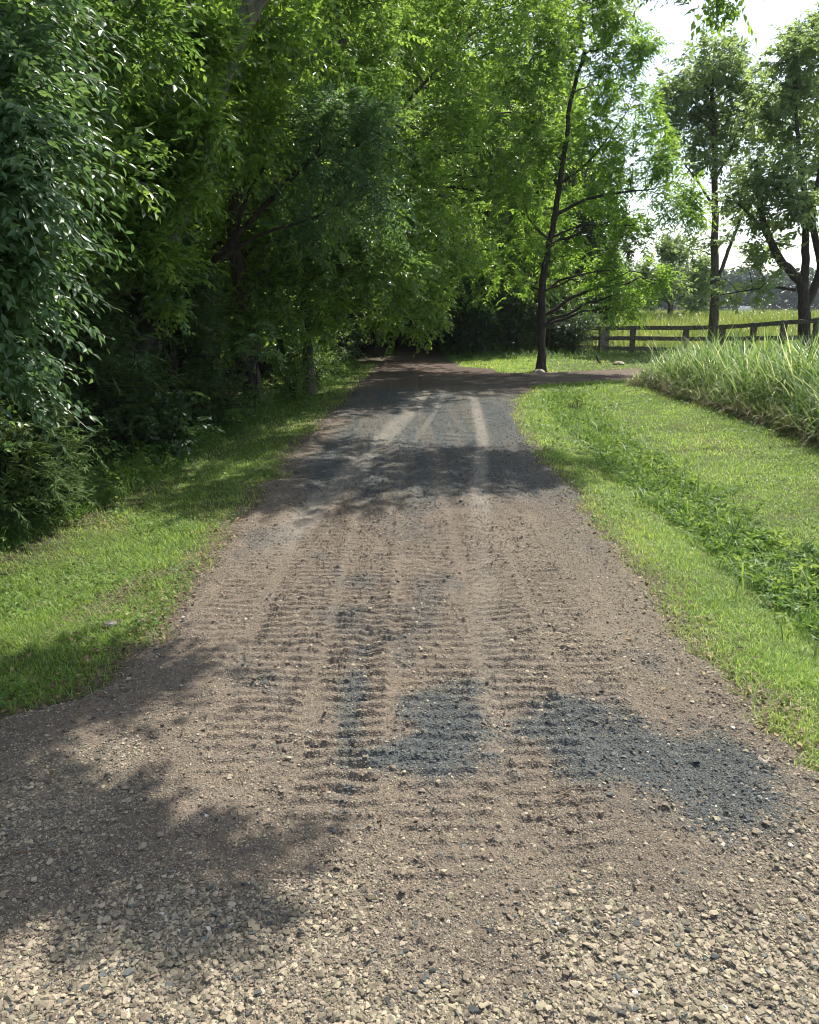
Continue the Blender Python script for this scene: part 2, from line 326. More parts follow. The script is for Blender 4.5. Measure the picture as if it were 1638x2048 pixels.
def tan_mask(x, y):
    m = ss(2.02, 1.72, y + (fbm(x * 2.5, y * 2.5, 71) - .5) * .6)
    m = np.maximum(m, ss(.9, 1.25, x + (fbm(x * 3, y * 1.5, 72) - .5) * .6) * ss(2.7, 2.2, y))
    m = np.maximum(m, blob(x, y, -1.25, 2.35, .28, .42, 0, 4)); m = m * (1 - .8 * blob(x, y, .12, 1.85, .36, .28, 0, 5)) * (.55 + .45 * ss(.35, .5, fbm(x * 4, y * 4, 75)))
    m = np.maximum(m, ss(.35, .8, x + (fbm(x * 3, y, 73) - .5) * .6) * ss(2.8, 3.6, y) * ss(6.6, 5.2, y) * .55)
    return m
def pale_mask(x, y):
    xr = np.interp(y, [0, 3, 6.7, 10.4, 15, 17], [.3, .35, .61, .96, 1.2, 1.3]); xl = np.interp(y, [3, 5, 6.6, 8.3, 12.5, 16], [-1.1, -.95, -.76, -.52, -.03, .3])
    r = np.exp(-((x - xr) / .085) ** 4) * ss(2.2, 3, y) * (.35 + .65 * ss(5.5, 7, y)); l_ = np.exp(-((x - xl) / .15) ** 4) * ss(4.5, 6.5, y)
    l2 = np.exp(-((x - xl - .42) / .05) ** 4) * ss(9, 11, y) * .6
    return np.maximum(np.maximum(r, l_), l2) * (1 - ss(15.5, 17.5, y)) * (.6 + .5 * fbm(x * 8, y * 2, 81))
def road_col(x, y):
    c = np.zeros((len(x), 3)) + MUD
    n = fbm(x * 2, y * 1.2, 90); c = c * (.8 + .4 * n)[:, None]
    c = mixc(c, (.165, .128, .095), ss(.5, .7, fbm(x * 3.1, y * 1.1, 92)) * .55)
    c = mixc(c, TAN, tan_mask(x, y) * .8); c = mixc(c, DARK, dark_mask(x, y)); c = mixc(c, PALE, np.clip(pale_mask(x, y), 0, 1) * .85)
    c = mixc(c, RED, ss(15.5, 18, y + x * .3)); return c
def relief(x, y):
    """ridges pressed by a crawler track, ruts, lumps"""
    wb = (fbm(x * 1.2, y * .8, 11) - .5) * .05 + (fbm(x * 14, y * 5, 18) - .5) * .03
    def lug(cx, hw, sp, ph, amp, y0, y1):
        u = (x - cx) / hw; m = ss(1.1, .85, np.abs(u)) * ss(y0, y0 + .6, y) * ss(y1, y1 - 1.5, y)
        f = ((y + wb + ph) / sp) % 1.0; saw = np.where(f < .26, f / .26, (1 - f) / .74)
        pat = ss(.28, .5, fbm(x * 2.6 + ph, y * 1.4, 13 + int(ph * 10))); brk = .35 + 1.25 * fbm(x * 20, y * 13, 14, 3)
        return 1.5 * amp * m * np.interp(y, [2.2, 3, 8], [.8, 1, 1.5]) * (saw - .35) * (.3 + .7 * pat) * np.maximum(brk * 1.5 - .45, .06)
    z = lug(-.6, .17, .074, .0, .012, 2.3, 12) + lug(-.24, .15, .074, .03, .014, 1.9, 11) + lug(.13, .17, .078, .06, .009, 1.6, 12) + lug(.5, .15, .074, .04, .011, 1.7, 12) + lug(.82, .12, .07, .01, .008, 2.4, 9) + lug(-.98, .14, .074, .02, .008, 2.6, 9)
    z = z + lug(-.02 + (y - 4) * .1, .075, .09, .03, .024, 3.4, 5.0)
    z = z - .012 * np.exp(-((x - np.interp(y, [3, 6, 12], [-.23, -.12, .2])) / .05) ** 2) * ss(2.5, 3.5, y)
    z = z - .01 * np.clip(pale_mask(x, y), 0, 1)
    z = z + (fbm(x * 5, y * 4, 15, 4) - .5) * .03 + (fbm(x * 22, y * 22, 16, 4) - .5) * .012 * ss(12, 6, y)
    z = z + np.maximum(fbm(x * 38, y * 38, 17, 2) - .7, 0) * .06 * ss(7, 3, y)
    return z
yr = [.75]
while yr[-1] < 85: yr.append(yr[-1] + (yr[-1] ** 2 + 2.56) / 1280 * .75)
yr = np.array(yr); ux = np.linspace(0, 1, 470)
U, Y2 = np.meshgrid(ux, yr); Lr = np.where(yr < 16, edge_l(yr), edge_l(yr)) - .45; Rr = edge_r(yr) + .45
Lr = np.maximum(Lr, -2.7); Lr = np.where(yr > 20, edge_l(yr) - .45, Lr); Rr = np.minimum(Rr, 2.9)
X2 = Lr[:, None] + (Rr - Lr)[:, None] * U; nx = len(ux)
i = (np.arange(len(yr) - 1)[:, None] * nx + np.arange(nx - 1)[None]); Fr = np.stack([i, i + 1, i + nx + 1, i + nx], -1).reshape(-1, 4)
X2, Y2 = X2.ravel(), Y2.ravel(); rin = np.maximum(road_in(X2, Y2), path_in(X2, Y2))
def road_z(x, y): 
    r_ = np.maximum(road_in(x, y), path_in(x, y)); return zt(x, y) - .05 + .062 * ss(-.14, .12, r_) + relief(x, y) * ss(-.05, .15, r_)
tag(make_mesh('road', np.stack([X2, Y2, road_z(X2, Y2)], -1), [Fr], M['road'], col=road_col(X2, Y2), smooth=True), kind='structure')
# side track, leaving to the right
pc = PATHC; tn = nrm(np.gradient(pc, axis=0)); sd = np.stack([-tn[:, 1], tn[:, 0], 0 * tn[:, 0]], -1)
v = np.linspace(-1, 1, 60); wv = np.interp(pc[:, 0], [.6, 2.2, 4, 7], [2.4, 2.0, 1.7, 1.6])
G = pc[:, None] + sd[:, None] * (v[None] * wv[:, None])[..., None]; Xp, Yp = G[..., 0].ravel(), G[..., 1].ravel()
pin = path_in(Xp, Yp); Zp = zt(Xp, Yp) - .045 + .056 * ss(-.1, .15, pin) + (fbm(Xp * 6, Yp * 6, 3) - .5) * .03
i = (np.arange(59)[:, None] * 60 + np.arange(59)[None]); Fp = np.stack([i, i + 60, i + 61, i + 1], -1).reshape(-1, 4)
cp = np.zeros((len(Xp), 3)) + (.1, .074, .058); cp = mixc(cp, (.16, .128, .1), ss(.45, .7, fbm(Xp * 2, Yp * 4, 7))); cp = mixc(cp, DARK, ss(2.6, 1.6, Xp) * ss(19, 17.5, Yp) * .6)
tag(make_mesh('path', np.stack([Xp, Yp, Zp], -1), [Fp], M['road'], col=cp, smooth=True), kind='structure')

# ------------------------------------------------------------------ gravel
def hull_stones(k=14):
    import bmesh
    out_ = []
    for s in range(k):
        bm = bmesh.new(); r_ = random.Random(s)
        for _ in range(13):
            v_ = Vector((r_.gauss(0, 1), r_.gauss(0, 1), r_.gauss(0, 1))).normalized() * r_.uniform(.42, .55)
            bm.verts.new((v_.x, v_.y * r_.uniform(.75, 1), v_.z * .72))
        res = bmesh.ops.convex_hull(bm, input=bm.verts)
        bmesh.ops.delete(bm, geom=[g for g in res['geom_interior'] if isinstance(g, bmesh.types.BMVert)], context='VERTS')
        bmesh.ops.triangulate(bm, faces=bm.faces); bm.verts.index_update()
        out_.append((np.array([v_.co[:] for v_ in bm.verts]), np.array([[v_.index for v_ in f.verts] for f in bm.faces]))); bm.free()
    return out_
HULL = hull_stones()
def stones(P, S, C):
    V, F_, Cc, off = [], [], [], 0; kind = rng.integers(0, len(HULL), len(P))
    for k, (T, Fc) in enumerate(HULL):
        q = np.where(kind == k)[0]; n_ = len(q)
        if not n_: continue
        a = rng.uniform(0, 6.28, n_); b = rng.normal(0, .35, n_); sc = S[q][:, None] * rng.uniform(.7, 1.15, (n_, 3)) * np.array((1, 1, .68))
        T_ = T[None] * sc[:, None]; ca, sa, cb, sb = np.cos(a)[:, None], np.sin(a)[:, None], np.cos(b)[:, None], np.sin(b)[:, None]
        y1 = T_[..., 1] * cb - T_[..., 2] * sb; z1 = T_[..., 1] * sb + T_[..., 2] * cb
        V.append((np.stack([T_[..., 0] * ca - y1 * sa, T_[..., 0] * sa + y1 * ca, z1], -1) + P[q][:, None]).reshape(-1, 3))
        F_.append((Fc[None] + (np.arange(n_) * len(T))[:, None, None]).reshape(-1, 3) + off); off += n_ * len(T); Cc.append(np.repeat(C[q], len(T), 0))
    return np.concatenate(V), np.concatenate(F_), np.concatenate(Cc)
def scatter(nn, y0, y1, pw):
    """random points of the road, y density ~ y**-pw"""
    u = rng.random(nn); e = 1 - pw; y = (y0 ** e + u * (y1 ** e - y0 ** e)) ** (1 / e); x = rng.uniform(-2.5, 2.2, nn)
    return x, y
xg, yg = scatter(420000, 1.25, 16, 2.0)
keep = (np.abs(xg) < yg * .56 + .5) & (road_in(xg, yg) > -.03); xg, yg = xg[keep], yg[keep]
dk, tm, pm = dark_mask(xg, yg), tan_mask(xg, yg), np.clip(pale_mask(xg, yg), 0, 1)
dens = np.clip(.2 + .75 * tm + .85 * dk * ss(12, 5, yg) + .4 * ss(.55, .7, fbm(xg * 4, yg * 4, 33)) + .5 * ss(.3, .05, road_in(xg, yg)), 0, 1) * (1 - .85 * pm)
keep = rng.random(len(xg)) < dens; xg, yg, dk, tm = xg[keep], yg[keep], dk[keep], tm[keep]
S = np.exp(rng.normal(math.log(.0092), .45, len(xg))) * (1 + .35 * tm * ss(2.5, 1.7, yg)) * np.interp(yg, [1.5, 4, 8, 16], [1, 1.0, 1.3, 1.9]); S = np.clip(S, .005, .031)
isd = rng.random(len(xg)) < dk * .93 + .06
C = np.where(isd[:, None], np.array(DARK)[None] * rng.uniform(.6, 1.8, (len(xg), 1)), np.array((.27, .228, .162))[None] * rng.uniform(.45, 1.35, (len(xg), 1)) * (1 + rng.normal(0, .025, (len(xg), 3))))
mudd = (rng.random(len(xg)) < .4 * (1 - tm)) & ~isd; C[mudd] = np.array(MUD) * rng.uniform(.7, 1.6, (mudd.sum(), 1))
wht = rng.random(len(xg)) < .004; C[wht] = (.5, .48, .42)
G8 = (np.array([(.5, 0, 0), (-.5, .1, 0), (0, .45, .05), (.1, -.45, 0), (0, 0, .32), (0, 0, -.3)]), np.array([(0, 2, 4), (2, 1, 4), (1, 3, 4), (3, 0, 4)]))
xs_, ys_ = scatter(520000, 1.3, 17, 1.7); k = (np.abs(xs_) < ys_ * .56 + .5) & (road_in(xs_, ys_) > -.05); xs_, ys_ = xs_[k], ys_[k]
p_ = np.clip(pale_mask(xs_, ys_), 0, 1); d_ = dark_mask(xs_, ys_); g_ = ss(.38, .6, fbm(xs_ * 2.4, ys_ * 1.3, 44)) * .6 + .4 * ss(.1, .7, xs_)
k = rng.random(len(xs_)) < (.25 + .6 * np.maximum(g_, d_)) * (1 - .9 * p_); xs_, ys_, d_ = xs_[k], ys_[k], d_[k]; ng = len(xs_)
sg = rng.uniform(.004, .0085, ng) * np.interp(ys_, [2, 6, 16], [1, 1.5, 2.8]); mg = MB()
place(mg, G8, np.stack([xs_, ys_, road_z(xs_, ys_) + sg * .1], -1), np.stack([rng.normal(0, 1, ng), rng.normal(0, 1, ng), rng.normal(0, .2, ng)], -1), np.tile((0., 0, 1), (ng, 1)) + rng.normal(0, .25, (ng, 3)), sg, rng.random(ng))
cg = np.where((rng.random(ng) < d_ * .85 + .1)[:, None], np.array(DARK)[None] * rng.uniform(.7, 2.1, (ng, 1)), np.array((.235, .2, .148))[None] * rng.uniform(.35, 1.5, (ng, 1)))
gV, gF, gC = np.concatenate(mg.V), np.concatenate(mg.F[3]), np.repeat(np.clip(cg, 0, .6), 6, 0)
V, F_, Cc = stones(np.stack([xg, yg, road_z(xg, yg) + S * rng.uniform(-.3, .22, len(xg))], -1), S, np.clip(C, 0, .85))
print('stones', len(xg), 'faces', len(F_))
F_ = np.concatenate([F_, gF + len(V)]); V = np.concatenate([V, gV]); Cc = np.concatenate([Cc, gC])
tag(make_mesh('gravel', V, [F_], M['stone'], col=Cc), 'loose tan and dark grey crushed gravel lying on the muddy road', 'gravel', kind='stuff')

# ------------------------------------------------------------------ mown grass, both verges and the far lawn
def left_hedge(y): return np.interp(y, [0, 3, 5, 7.6, 11.3, 14, 17, 22], [-3.6, -3.3, -2.85, -2.45, -2.25, -2.15, -1.75, -1.4])
def in_tall(x, y): return (x > 4.72 + (fbm(y * 1.3, y * 0, 77, 3) - .5) * .5) & (y > 6.5) & (y < 17.4 + (x - 4.7) * .12)
def lawn_points(nn, x0, x1, y0, y1, pw=2.0):
    u = rng.random(nn)
    if pw: e = 1 - pw; y = (y0 ** e + u * (y1 ** e - y0 ** e)) ** (1 / e)
    else: y = rng.uniform(y0, y1, nn)
    x = rng.uniform(x0, x1, nn); return x, y
def lawn(name, parts, label):
    mb = MB()
    for (nn, x0, x1, y0, y1, pw) in parts:
        x, y = lawn_points(nn, x0, x1, y0, y1, pw)
        gap = -np.maximum(road_in(x, y), path_in(x, y)); bare = ss(.58, .7, fbm(x * 2.3, y * 2.3, 63, 3))
        bare = np.maximum(bare * .7, .95 * np.exp(-((x + 1.62 - (y - 4.6) * .3) / .13) ** 2 - ((y - 4.6) / .7) ** 2) * (fbm(x * 9, y * 9, 2) > .4))
        k = (rng.random(nn) < ss(-.1, .16, gap) * (1 - bare * .8)) & (np.abs(x) < y * .58 + .9) & ~in_tall(x - .1, y) & ((x > 0) | (x > left_hedge(y) - .3))
        x, y, gap = x[k], y[k], gap[k]; n_ = len(x); far = np.clip(y / 4.5, 1, 5)
        H = rng.uniform(.028, .06, n_) * (1 + .5 * ss(.55, .75, fbm(x * 3, y * 3, 64))) * np.interp(y, [3, 12, 24], [1, 1.1, 1.5]); wd = rng.uniform(.0028, .005, n_) * far
        tone = np.clip(.48 + (fbm(x * 1.1, y * 1.1, 65) - .5) * .9 + (fbm(x * 6, y * 6, 66) - .5) * .5 + rng.normal(0, .22, n_) + .15 * ss(.3, 0, gap), 0, 1)
        blades(mb, np.stack([x, y, zt(x, y) - .006], -1), H, rng.uniform(.1, .75, n_), wd, rng.uniform(0, 6.28, n_), 2, tone, tilt=rng.uniform(.1, .9, n_))
    o = mb.build(name, M['grass']); tag(o, label, 'grass', kind='stuff'); print(name, mb.n)
def lawn_mix():
    mb = MB(); nn = 26000; y = (2.3 ** -.9 + rng.random(nn) * (18 ** -.9 - 2.3 ** -.9)) ** (-1 / .9); x = np.where(rng.random(nn) < .35, rng.uniform(-3, -1.2, nn), rng.uniform(1.3, 5, nn))
    k = (road_in(x, y) < -.03) & (path_in(x, y) < -.05) & ~in_tall(x, y) & (rng.random(nn) < .15 + .85 * ss(.5, .68, fbm(x * 2.2, y * 2.2, 87))); x, y = x[k], y[k]; n_ = len(x)
    blades(mb, np.stack([x, y, zt(x, y)], -1), rng.uniform(.03, .07, n_), rng.uniform(.3, 1., n_), rng.uniform(.002, .004, n_) * np.clip(y / 4, 1, 4), rng.uniform(0, 6.28, n_), 2, rng.random(n_), tilt=rng.uniform(.4, 1.3, n_))
    tag(mb.build('dry_grass', M['straw']), 'dead straw mixed thinly through the mown grass on both sides of the road', 'dry grass', kind='stuff')
    mb = MB(); nn = 30000; y = (2.3 ** -.9 + rng.random(nn) * (14 ** -.9 - 2.3 ** -.9)) ** (-1 / .9); x = np.where(rng.random(nn) < .4, rng.uniform(-3, -1.25, nn), rng.uniform(1.35, 4.6, nn))
    k = (road_in(x, y) < .02) & ~in_tall(x, y) & (rng.random(nn) < ss(.52, .66, fbm(x * 1.7, y * 1.7, 88))); x, y = x[k], y[k]; n_ = len(x)
    place(mb, LEAF4, np.stack([x, y, zt(x, y) + rng.uniform(.025, .05, n_)], -1), np.stack([rng.normal(0, 1, n_), rng.normal(0, 1, n_), rng.normal(.1, .3, n_)], -1), np.stack([rng.normal(0, .3, n_), rng.normal(0, .3, n_), np.ones(n_)], -1), rng.uniform(.014, .028, n_) * np.clip(y / 5, 1, 2.5), np.clip(rng.normal(.45, .2, n_), 0, 1), 1.8)
    tag(mb.build('clover', M['weed']), 'patches of low broad-leaved clover growing in the mown verges', 'clover', kind='stuff')
lawn_mix()
lawn('grass', [(170000, -3.9, -1.0, 2.2, 24, 2.0)], 'sun-streaked short mown grass verge between the gravel road and the dark wood')
lawn('grass', [(330000, 1.2, 5.4, 2.1, 19, 1.9), (26000, 2.5, 12, 14, 26, 0), (14000, .8, 4, 20, 26, 0)], 'bright short mown lawn between the gravel road and the tall reedy grass')

# coarse weeds down the ditch
mb = MB(); nn = 15000; y = rng.uniform(3.2, 16.6, nn) ** 1.0; x = ditch_x(y) + rng.normal(0, .14, nn) * np.interp(y, [3, 10, 16], [1.2, 1, 1.3]) + (fbm(y * 1.5, y * 0, 3) - .5) * .35
k = rng.random(nn) < .35 + .65 * ss(.38, .6, fbm(x * 2.5, y * 2.5, 66)); x, y = x[k], y[k]; n_ = len(x)
H = rng.uniform(.07, .25, n_) * (.6 + .8 * fbm(x * 2, y * 2, 67)); tone = np.clip(.55 + rng.normal(0, .26, n_), 0, 1)
blades(mb, np.stack([x, y, zt(x, y) - .01], -1), H, rng.uniform(.25, .95, n_), rng.uniform(.006, .014, n_) * np.interp(y, [4, 14], [1, 1.7]), rng.uniform(0, 6.28, n_), 4, tone, tilt=rng.uniform(.05, .7, n_))
nn = 60; y = rng.uniform(4, 15, nn); x = ditch_x(y) + rng.normal(0, .15, nn)
blades(mb, np.stack([x, y, zt(x, y)], -1), rng.uniform(.4, .6, nn), rng.uniform(.4, .9, nn), rng.uniform(.008, .013, nn), rng.uniform(0, 6.28, nn), 6, np.clip(rng.normal(.6, .2, nn), 0, 1), tilt=rng.uniform(.05, .5, nn))
nn = 4200; y = rng.uniform(3.4, 16, nn); x = ditch_x(y) + rng.normal(0, .15, nn)
sprays(mb, np.stack([x, y, zt(x, y) + .04], -1), np.stack([rng.normal(0, 1, nn), rng.normal(0, 1, nn), rng.uniform(.4, 1.4, nn)], -1), rng.uniform(.08, .2, nn), leaf=.062, m=6, droop=.3, wide=.9, tone0=.6)
tag(mb.build('weeds', M['weed']), 'glossy coarse weeds and broad grass filling the shallow ditch through the lawn', 'weeds', kind='stuff')

# tall reedy grass at the right
mb = MB(); nn = 24000
x = 4.75 + rng.exponential(1.5, nn); y = rng.uniform(7.2, 17.6, nn); y += (x - 4.75) * .0
k = in_tall(x, y) & (x < 11); x, y = x[k], y[k]; n_ = len(x)
hh = (.35 + .75 * ss(0, .9, x - 4.7)) * (.5 + 1.0 * fbm(x * 1.8, y * 1.8, 68)) * np.interp(y, [8, 12, 17], [1.15, 1.0, .85])
H = hh * rng.uniform(.5, 1.15, n_); tone = np.clip(.42 + rng.normal(0, .28, n_) + .3 * (fbm(x * 2, y * 2, 69) - .5), 0, 1)
blades(mb, np.stack([x, y, zt(x, y) - .02], -1), H, rng.uniform(.15, 1.1, n_), rng.uniform(.012, .034, n_) * np.interp(y, [8, 16], [1, 1.4]), rng.uniform(0, 6.28, n_), 5, tone, tilt=rng.uniform(.02, .45, n_))
nn = 420; x = 4.9 + rng.exponential(1.4, nn); y = rng.uniform(8, 17, nn)
blades(mb, np.stack([x, y, zt(x, y)], -1), rng.uniform(.95, 1.4, nn), rng.uniform(.4, .8, nn), rng.uniform(.01, .018, nn), rng.uniform(0, 6.28, nn), 8, np.clip(rng.normal(.7, .2, nn), 0, 1), tilt=rng.uniform(.02, .3, nn))
tag(mb.build('tall_grass', M['grass_tall']), 'bank of tall arching reedy grass beside the mown lawn', 'tall grass', kind='stuff')
mb = MB(); nn = 4500; x = 4.68 + rng.exponential(.5, nn); y = rng.uniform(7.2, 17.4, nn); k = in_tall(x + .12, y); x, y = x[k], y[k]; n_ = len(x)
blades(mb, np.stack([x, y, zt(x, y)], -1), rng.uniform(.15, .7, n_), rng.uniform(.3, .95, n_), rng.uniform(.004, .01, n_), rng.uniform(0, 6.28, n_), 4, rng.random(n_), tilt=rng.uniform(.1, 1.0, n_))
tag(mb.build('dry_grass', M['straw']), 'dead straw-coloured stalks matted at the foot of the tall grass', 'dry grass', kind='stuff')

# meadow beyond the fence
mb = MB(); nn = 60000; y = rng.uniform(27.5, 62, nn); x = rng.uniform(3, 36, nn); k = (x < y * .6 + 1) & (x > 3 + rng.random(nn) * 3); x, y = x[k], y[k]; n_ = len(x)
blades(mb, np.stack([x, y, zt(x, y)], -1), rng.uniform(.3, .75, n_) * np.interp(y, [28, 40], [.7, 1]), rng.uniform(.1, .5, n_), rng.uniform(.012, .03, n_), rng.uniform(0, 6.28, n_), 3, np.clip(.5 + (fbm(x * .3, y * .3, 6) - .5) * 1.3 + rng.normal(0, .15, n_), 0, 1))
tag(mb.build('meadow_grass', M['meadow']), 'sunlit yellow-green meadow rising beyond the board fence', 'meadow', kind='stuff')
M['petal'] = noisemat('white_petal', [(.3, (.6, .6, .5)), (.7, (.8, .8, .75))], scale=3, bump=0)
mb = MB(); nn = 420; y = rng.uniform(38, 60, nn); x = rng.uniform(7, 34, nn); P = np.stack([x, y, zt(x, y) + rng.uniform(.6, .95, nn)], -1)
place(mb, (np.array([(0, 0, .1), (1, 0, 0), (.3, .95, 0), (-.8, .6, 0), (-.8, -.6, 0), (.3, -.95, 0), (0, 0, -1.)]), np.array([(0, 1, 2), (0, 2, 3), (0, 3, 4), (0, 4, 5), (0, 5, 1), (1, 6, 2)])), P, np.tile((1., 0, 0), (nn, 1)) + rng.normal(0, .2, (nn, 3)), np.tile((0, 0, 1.), (nn, 1)), rng.uniform(.035, .07, nn), rng.random(nn))
tag(mb.build('wildflowers', M['petal']), 'small white flower heads dotted along the top of the meadow', 'wildflowers', kind='stuff')

# dead leaves along the road edges
mb = MB(); nn = 2100; y = (2.4 ** -.6 + rng.random(nn) * (20 ** -.6 - 2.4 ** -.6)) ** (-1 / .6)
lft = rng.random(nn) < .55; x = np.where(lft, edge_l(y) - np.abs(rng.normal(0, .22, nn)) + .08, edge_r(y) + rng.normal(.05, .14, nn))
far = rng.random(nn) < .07; x = np.where(far, rng.uniform(-2.6, -1.2, nn), x)
place(mb, LEAF4, np.stack([x, y, zt(x, y) + .022], -1), np.stack([rng.normal(0, 1, nn), rng.normal(0, 1, nn), rng.normal(0, .25, nn)], -1), np.stack([rng.normal(0, .4, nn), rng.normal(0, .4, nn), np.ones(nn)], -1), rng.uniform(.014, .036, nn), rng.random(nn), 1.2)
tag(mb.build('fallen_leaves', M['litter']), 'brown dead leaves caught along both edges of the gravel road', 'dead leaves', kind='stuff')

# ------------------------------------------------------------------ trees
def branch_pt(path, z):
    i = int(np.argmin(np.abs(path[:, 2] - z))); return path[i], i
def crown_tree(name, stems, lobes, bark, leafm, label, cat='tree', group=None, leaf=.075, per=90, slen=.38, m=8, droop=.16, tpl=LEAF4, wide=1., subs=7,
               tone0=.5, tvar=.22, dens=1.75, bias=(0, 0, .12), spread=.8, sides=9, twig=.012, sub_sigma=.26):
    """stems: list of (control points, r0, r1); lobes: (centre, radius or (rx,ry,rz)[, density])"""
    base = np.array(stems[0][0][0], float); root = empty(name, base); tag(root, label, cat, group)
    tb = MB(); paths = []
    for (cp_, r0, r1) in stems:
        p = bez(cp_, 5 * len(cp_)); p[1:-1] += rng.normal(0, r0 * .09, (len(p) - 2, 3)); q = np.linspace(0, 1, len(p)); rad = r0 + (r1 - r0) * q ** .8
        if len(paths) == 0: rad[0] *= 1.55; rad[1] *= 1.15; p[0][2] -= .15
        tube(tb, p, rad, sides + 3, rough=.16); paths.append((p, rad))
    bb = MB(); cb = MB(); leaf = leaf * 1.5; slen = slen * .92
    for lb in lobes:
        c_ = np.array(lb[0], float); rr = np.array(lb[1] if np.ndim(lb[1]) else (lb[1],) * 3, float); dn = lb[2] if len(lb) > 2 else 1.
        best = None
        for p, rad in paths:
            dist = np.linalg.norm((p - c_) * np.array((1, 1, .8)), axis=1) + np.maximum(p[:, 2] - (c_[2] - .25 * np.linalg.norm(p[:, :2] - c_[:2], axis=1)), 0) * 2 + (np.arange(len(p)) < 3) * 3
            i = int(np.argmin(dist))
            if best is None or dist[i] < best[0]: best = (dist[i], p[i], rad[i])
        a = best[1]; ln = np.linalg.norm(c_ - a); br = min(best[2] * .6, .012 + ln * .014)
        bp = curve(a, c_, 9, bow=(0, 0, ln * .08), wob=ln * .02); tube(bb, bp, np.linspace(br, br * .35, 9), 6)
        ns = max(3, int(subs * dn)); dirs = nrm(rng.normal(0, 1, (ns, 3))); cs = c_ + dirs * rr * rng.uniform(.45, .95, (ns, 1))
        for q in cs:
            s0 = bp[rng.integers(4, 9)]; l2 = np.linalg.norm(q - s0); tube(bb, curve(s0, q, 5, bow=(0, 0, l2 * .1), wob=l2 * .04), np.linspace(br * .38, twig * .35, 5), 4)
        npz = int(per * dn * dens); idx = rng.integers(0, ns, npz)
        O = cs[idx] + rng.normal(0, 1, (npz, 3)) * rr * sub_sigma
        D = (O - c_) / rr * .55 + rng.normal(0, .55, (npz, 3)) + bias
        sprays(cb, O, D, rng.uniform(.6, 1.3, npz) * slen, leaf, m, droop, tpl, wide, spread, tone0, tvar)
    tb.join(bb); tb.build('trunk', bark, root, smooth=True, off=base)
    co = cb.build('crown', leafm, root, off=base)
    return root
def LW(px, py, d, rpx, den=1., flat=.85, dep=1.):
    r_ = rpx / F * d * .98; return (W(px, py, d), (r_, r_ * dep, r_ * flat), den)
def G_(x, y, z=0.): return (x, y, float(zt(x, y)) + z)
BARK, DBARK, PBARK = M['bark'], M['bark_dark'], M['bark_pale']

# near tree at the left, trunk beside the frame
b = G_(-3.9, 5.4)
crown_tree('leafy_tree', [([b, (-3.8, 5.3, 2), (-3.5, 5.2, 4), (-3.1, 5.3, 5.6)], .15, .07), ([(-3.5, 5.2, 4), (-2.4, 5.3, 4.9), (-1.2, 5.5, 5.3), (.2, 5.7, 5.2)], .07, .03)],
    [LW(-60, 270, 5, 90, .9, .6), LW(20, 225, 4.9, 60, .6, .5), LW(-70, 430, 4.9, 90, .8, .6), LW(-20, 500, 4.8, 55, .5, .4), LW(-130, 600, 4.9, 100, .8, .6), LW(-160, 380, 5.2, 130), LW(-110, 130, 5.4, 130), LW(0, 30, 5.6, 90, .8), LW(-70, 690, 5.2, 80, .6), LW(-50, 160, 5.1, 80, .6), LW(0, 350, 4.8, 45, .4, .4)],
    DBARK, M['leaf_cool'], 'near tree with drooping cool green leafy sprays reaching in over the verge', leaf=.064, per=75, slen=.56, m=12, droop=.3, tpl=LEAF8, wide=.85, subs=7, spread=.75, tvar=.15, bias=(.55, -.1, -.1))
# overhead limb of the next tree, crossing above the frame
b = G_(-4.3, 7.6)
over = [((-.2, 5.5, 5.2), (.75, .45, .3)), ((-1.0, 5.4, 5.3), (.6, .5, .3)), ((-.9, 6.2, 5.5), (.7, .5, .3)), ((-.1, 6.4, 5.4), (.5, .35, .25), .7), ((-1.9, 5.9, 5.6), (.6, .5, .4)), ((-2.6, 7.2, 6.2), (.8, .8, .6))]
crown_tree('leafy_tree', [([b, (-4.0, 7.4, 3), (-3.4, 7.0, 5.2), (-2.6, 7.0, 7.5)], .2, .08), ([(-3.4, 7.0, 5.0), (-2.2, 6.4, 5.6), (-1, 5.9, 5.5), (.1, 5.9, 5.4)], .08, .03)],
    [((a[0][0] + .5, a[0][1] - .25, a[0][2]), *a[1:]) for a in over] + [((.95, 4.75, 5.2), (.4, .22, .2), .6), ((.45, 4.6, 5.1), (.4, .2, .2), .7)] + [LW(150, 330, 7.6, 120), LW(100, 150, 7.8, 140), LW(230, 90, 7.6, 110), LW(30, 520, 7.5, 130)],
    DBARK, M['leaf'], 'tree leaning out of the wood behind the near drooping sprays, casting shade on the verge', leaf=.08, per=120, slen=.36, subs=8)
# big two-stemmed tree
b = G_(-3.75, 10.6)
s1 = [b, W(305, 640, 10.6), W(318, 420, 10.5), W(335, 220, 10.4), W(360, 40, 10.3), W(400, -200, 10.2), W(430, -500, 10.2)]
s2 = [W(300, 640, 10.6), W(330, 480, 10.3), W(395, 330, 10.0), W(445, 150, 9.8), W(505, 10, 9.6), W(640, -180, 9.8), W(820, -400, 10.5)]
s3 = [W(640, -180, 9.8), W(900, -290, 10.8), W(1150, -180, 11.3), W(1400, -60, 11.5)]
lob = [LW(x, y, d, r) for x, y, d, r in [(180, 60, 10.5, 130), (260, 180, 11, 120), (430, 60, 11, 110), (220, 330, 11.3, 120), (480, 240, 11, 90), (560, 60, 10.8, 110), (300, -120, 10.5, 160), (520, -160, 10.5, 150), (380, 320, 11, 80), (180, 480, 11, 110)]] + [LW(x, y, d, r, k) for x, y, d, r, k in [(330, 300, 9.6, 70, .7), (300, 470, 9.6, 70, .7), (420, 230, 9.2, 55, .6), (370, 120, 9.4, 45, .4), (430, 110, 9.2, 50, .5), (360, 400, 9.6, 50, .6), (250, 260, 9.6, 70, .7), (330, 560, 10, 60, .7)]]
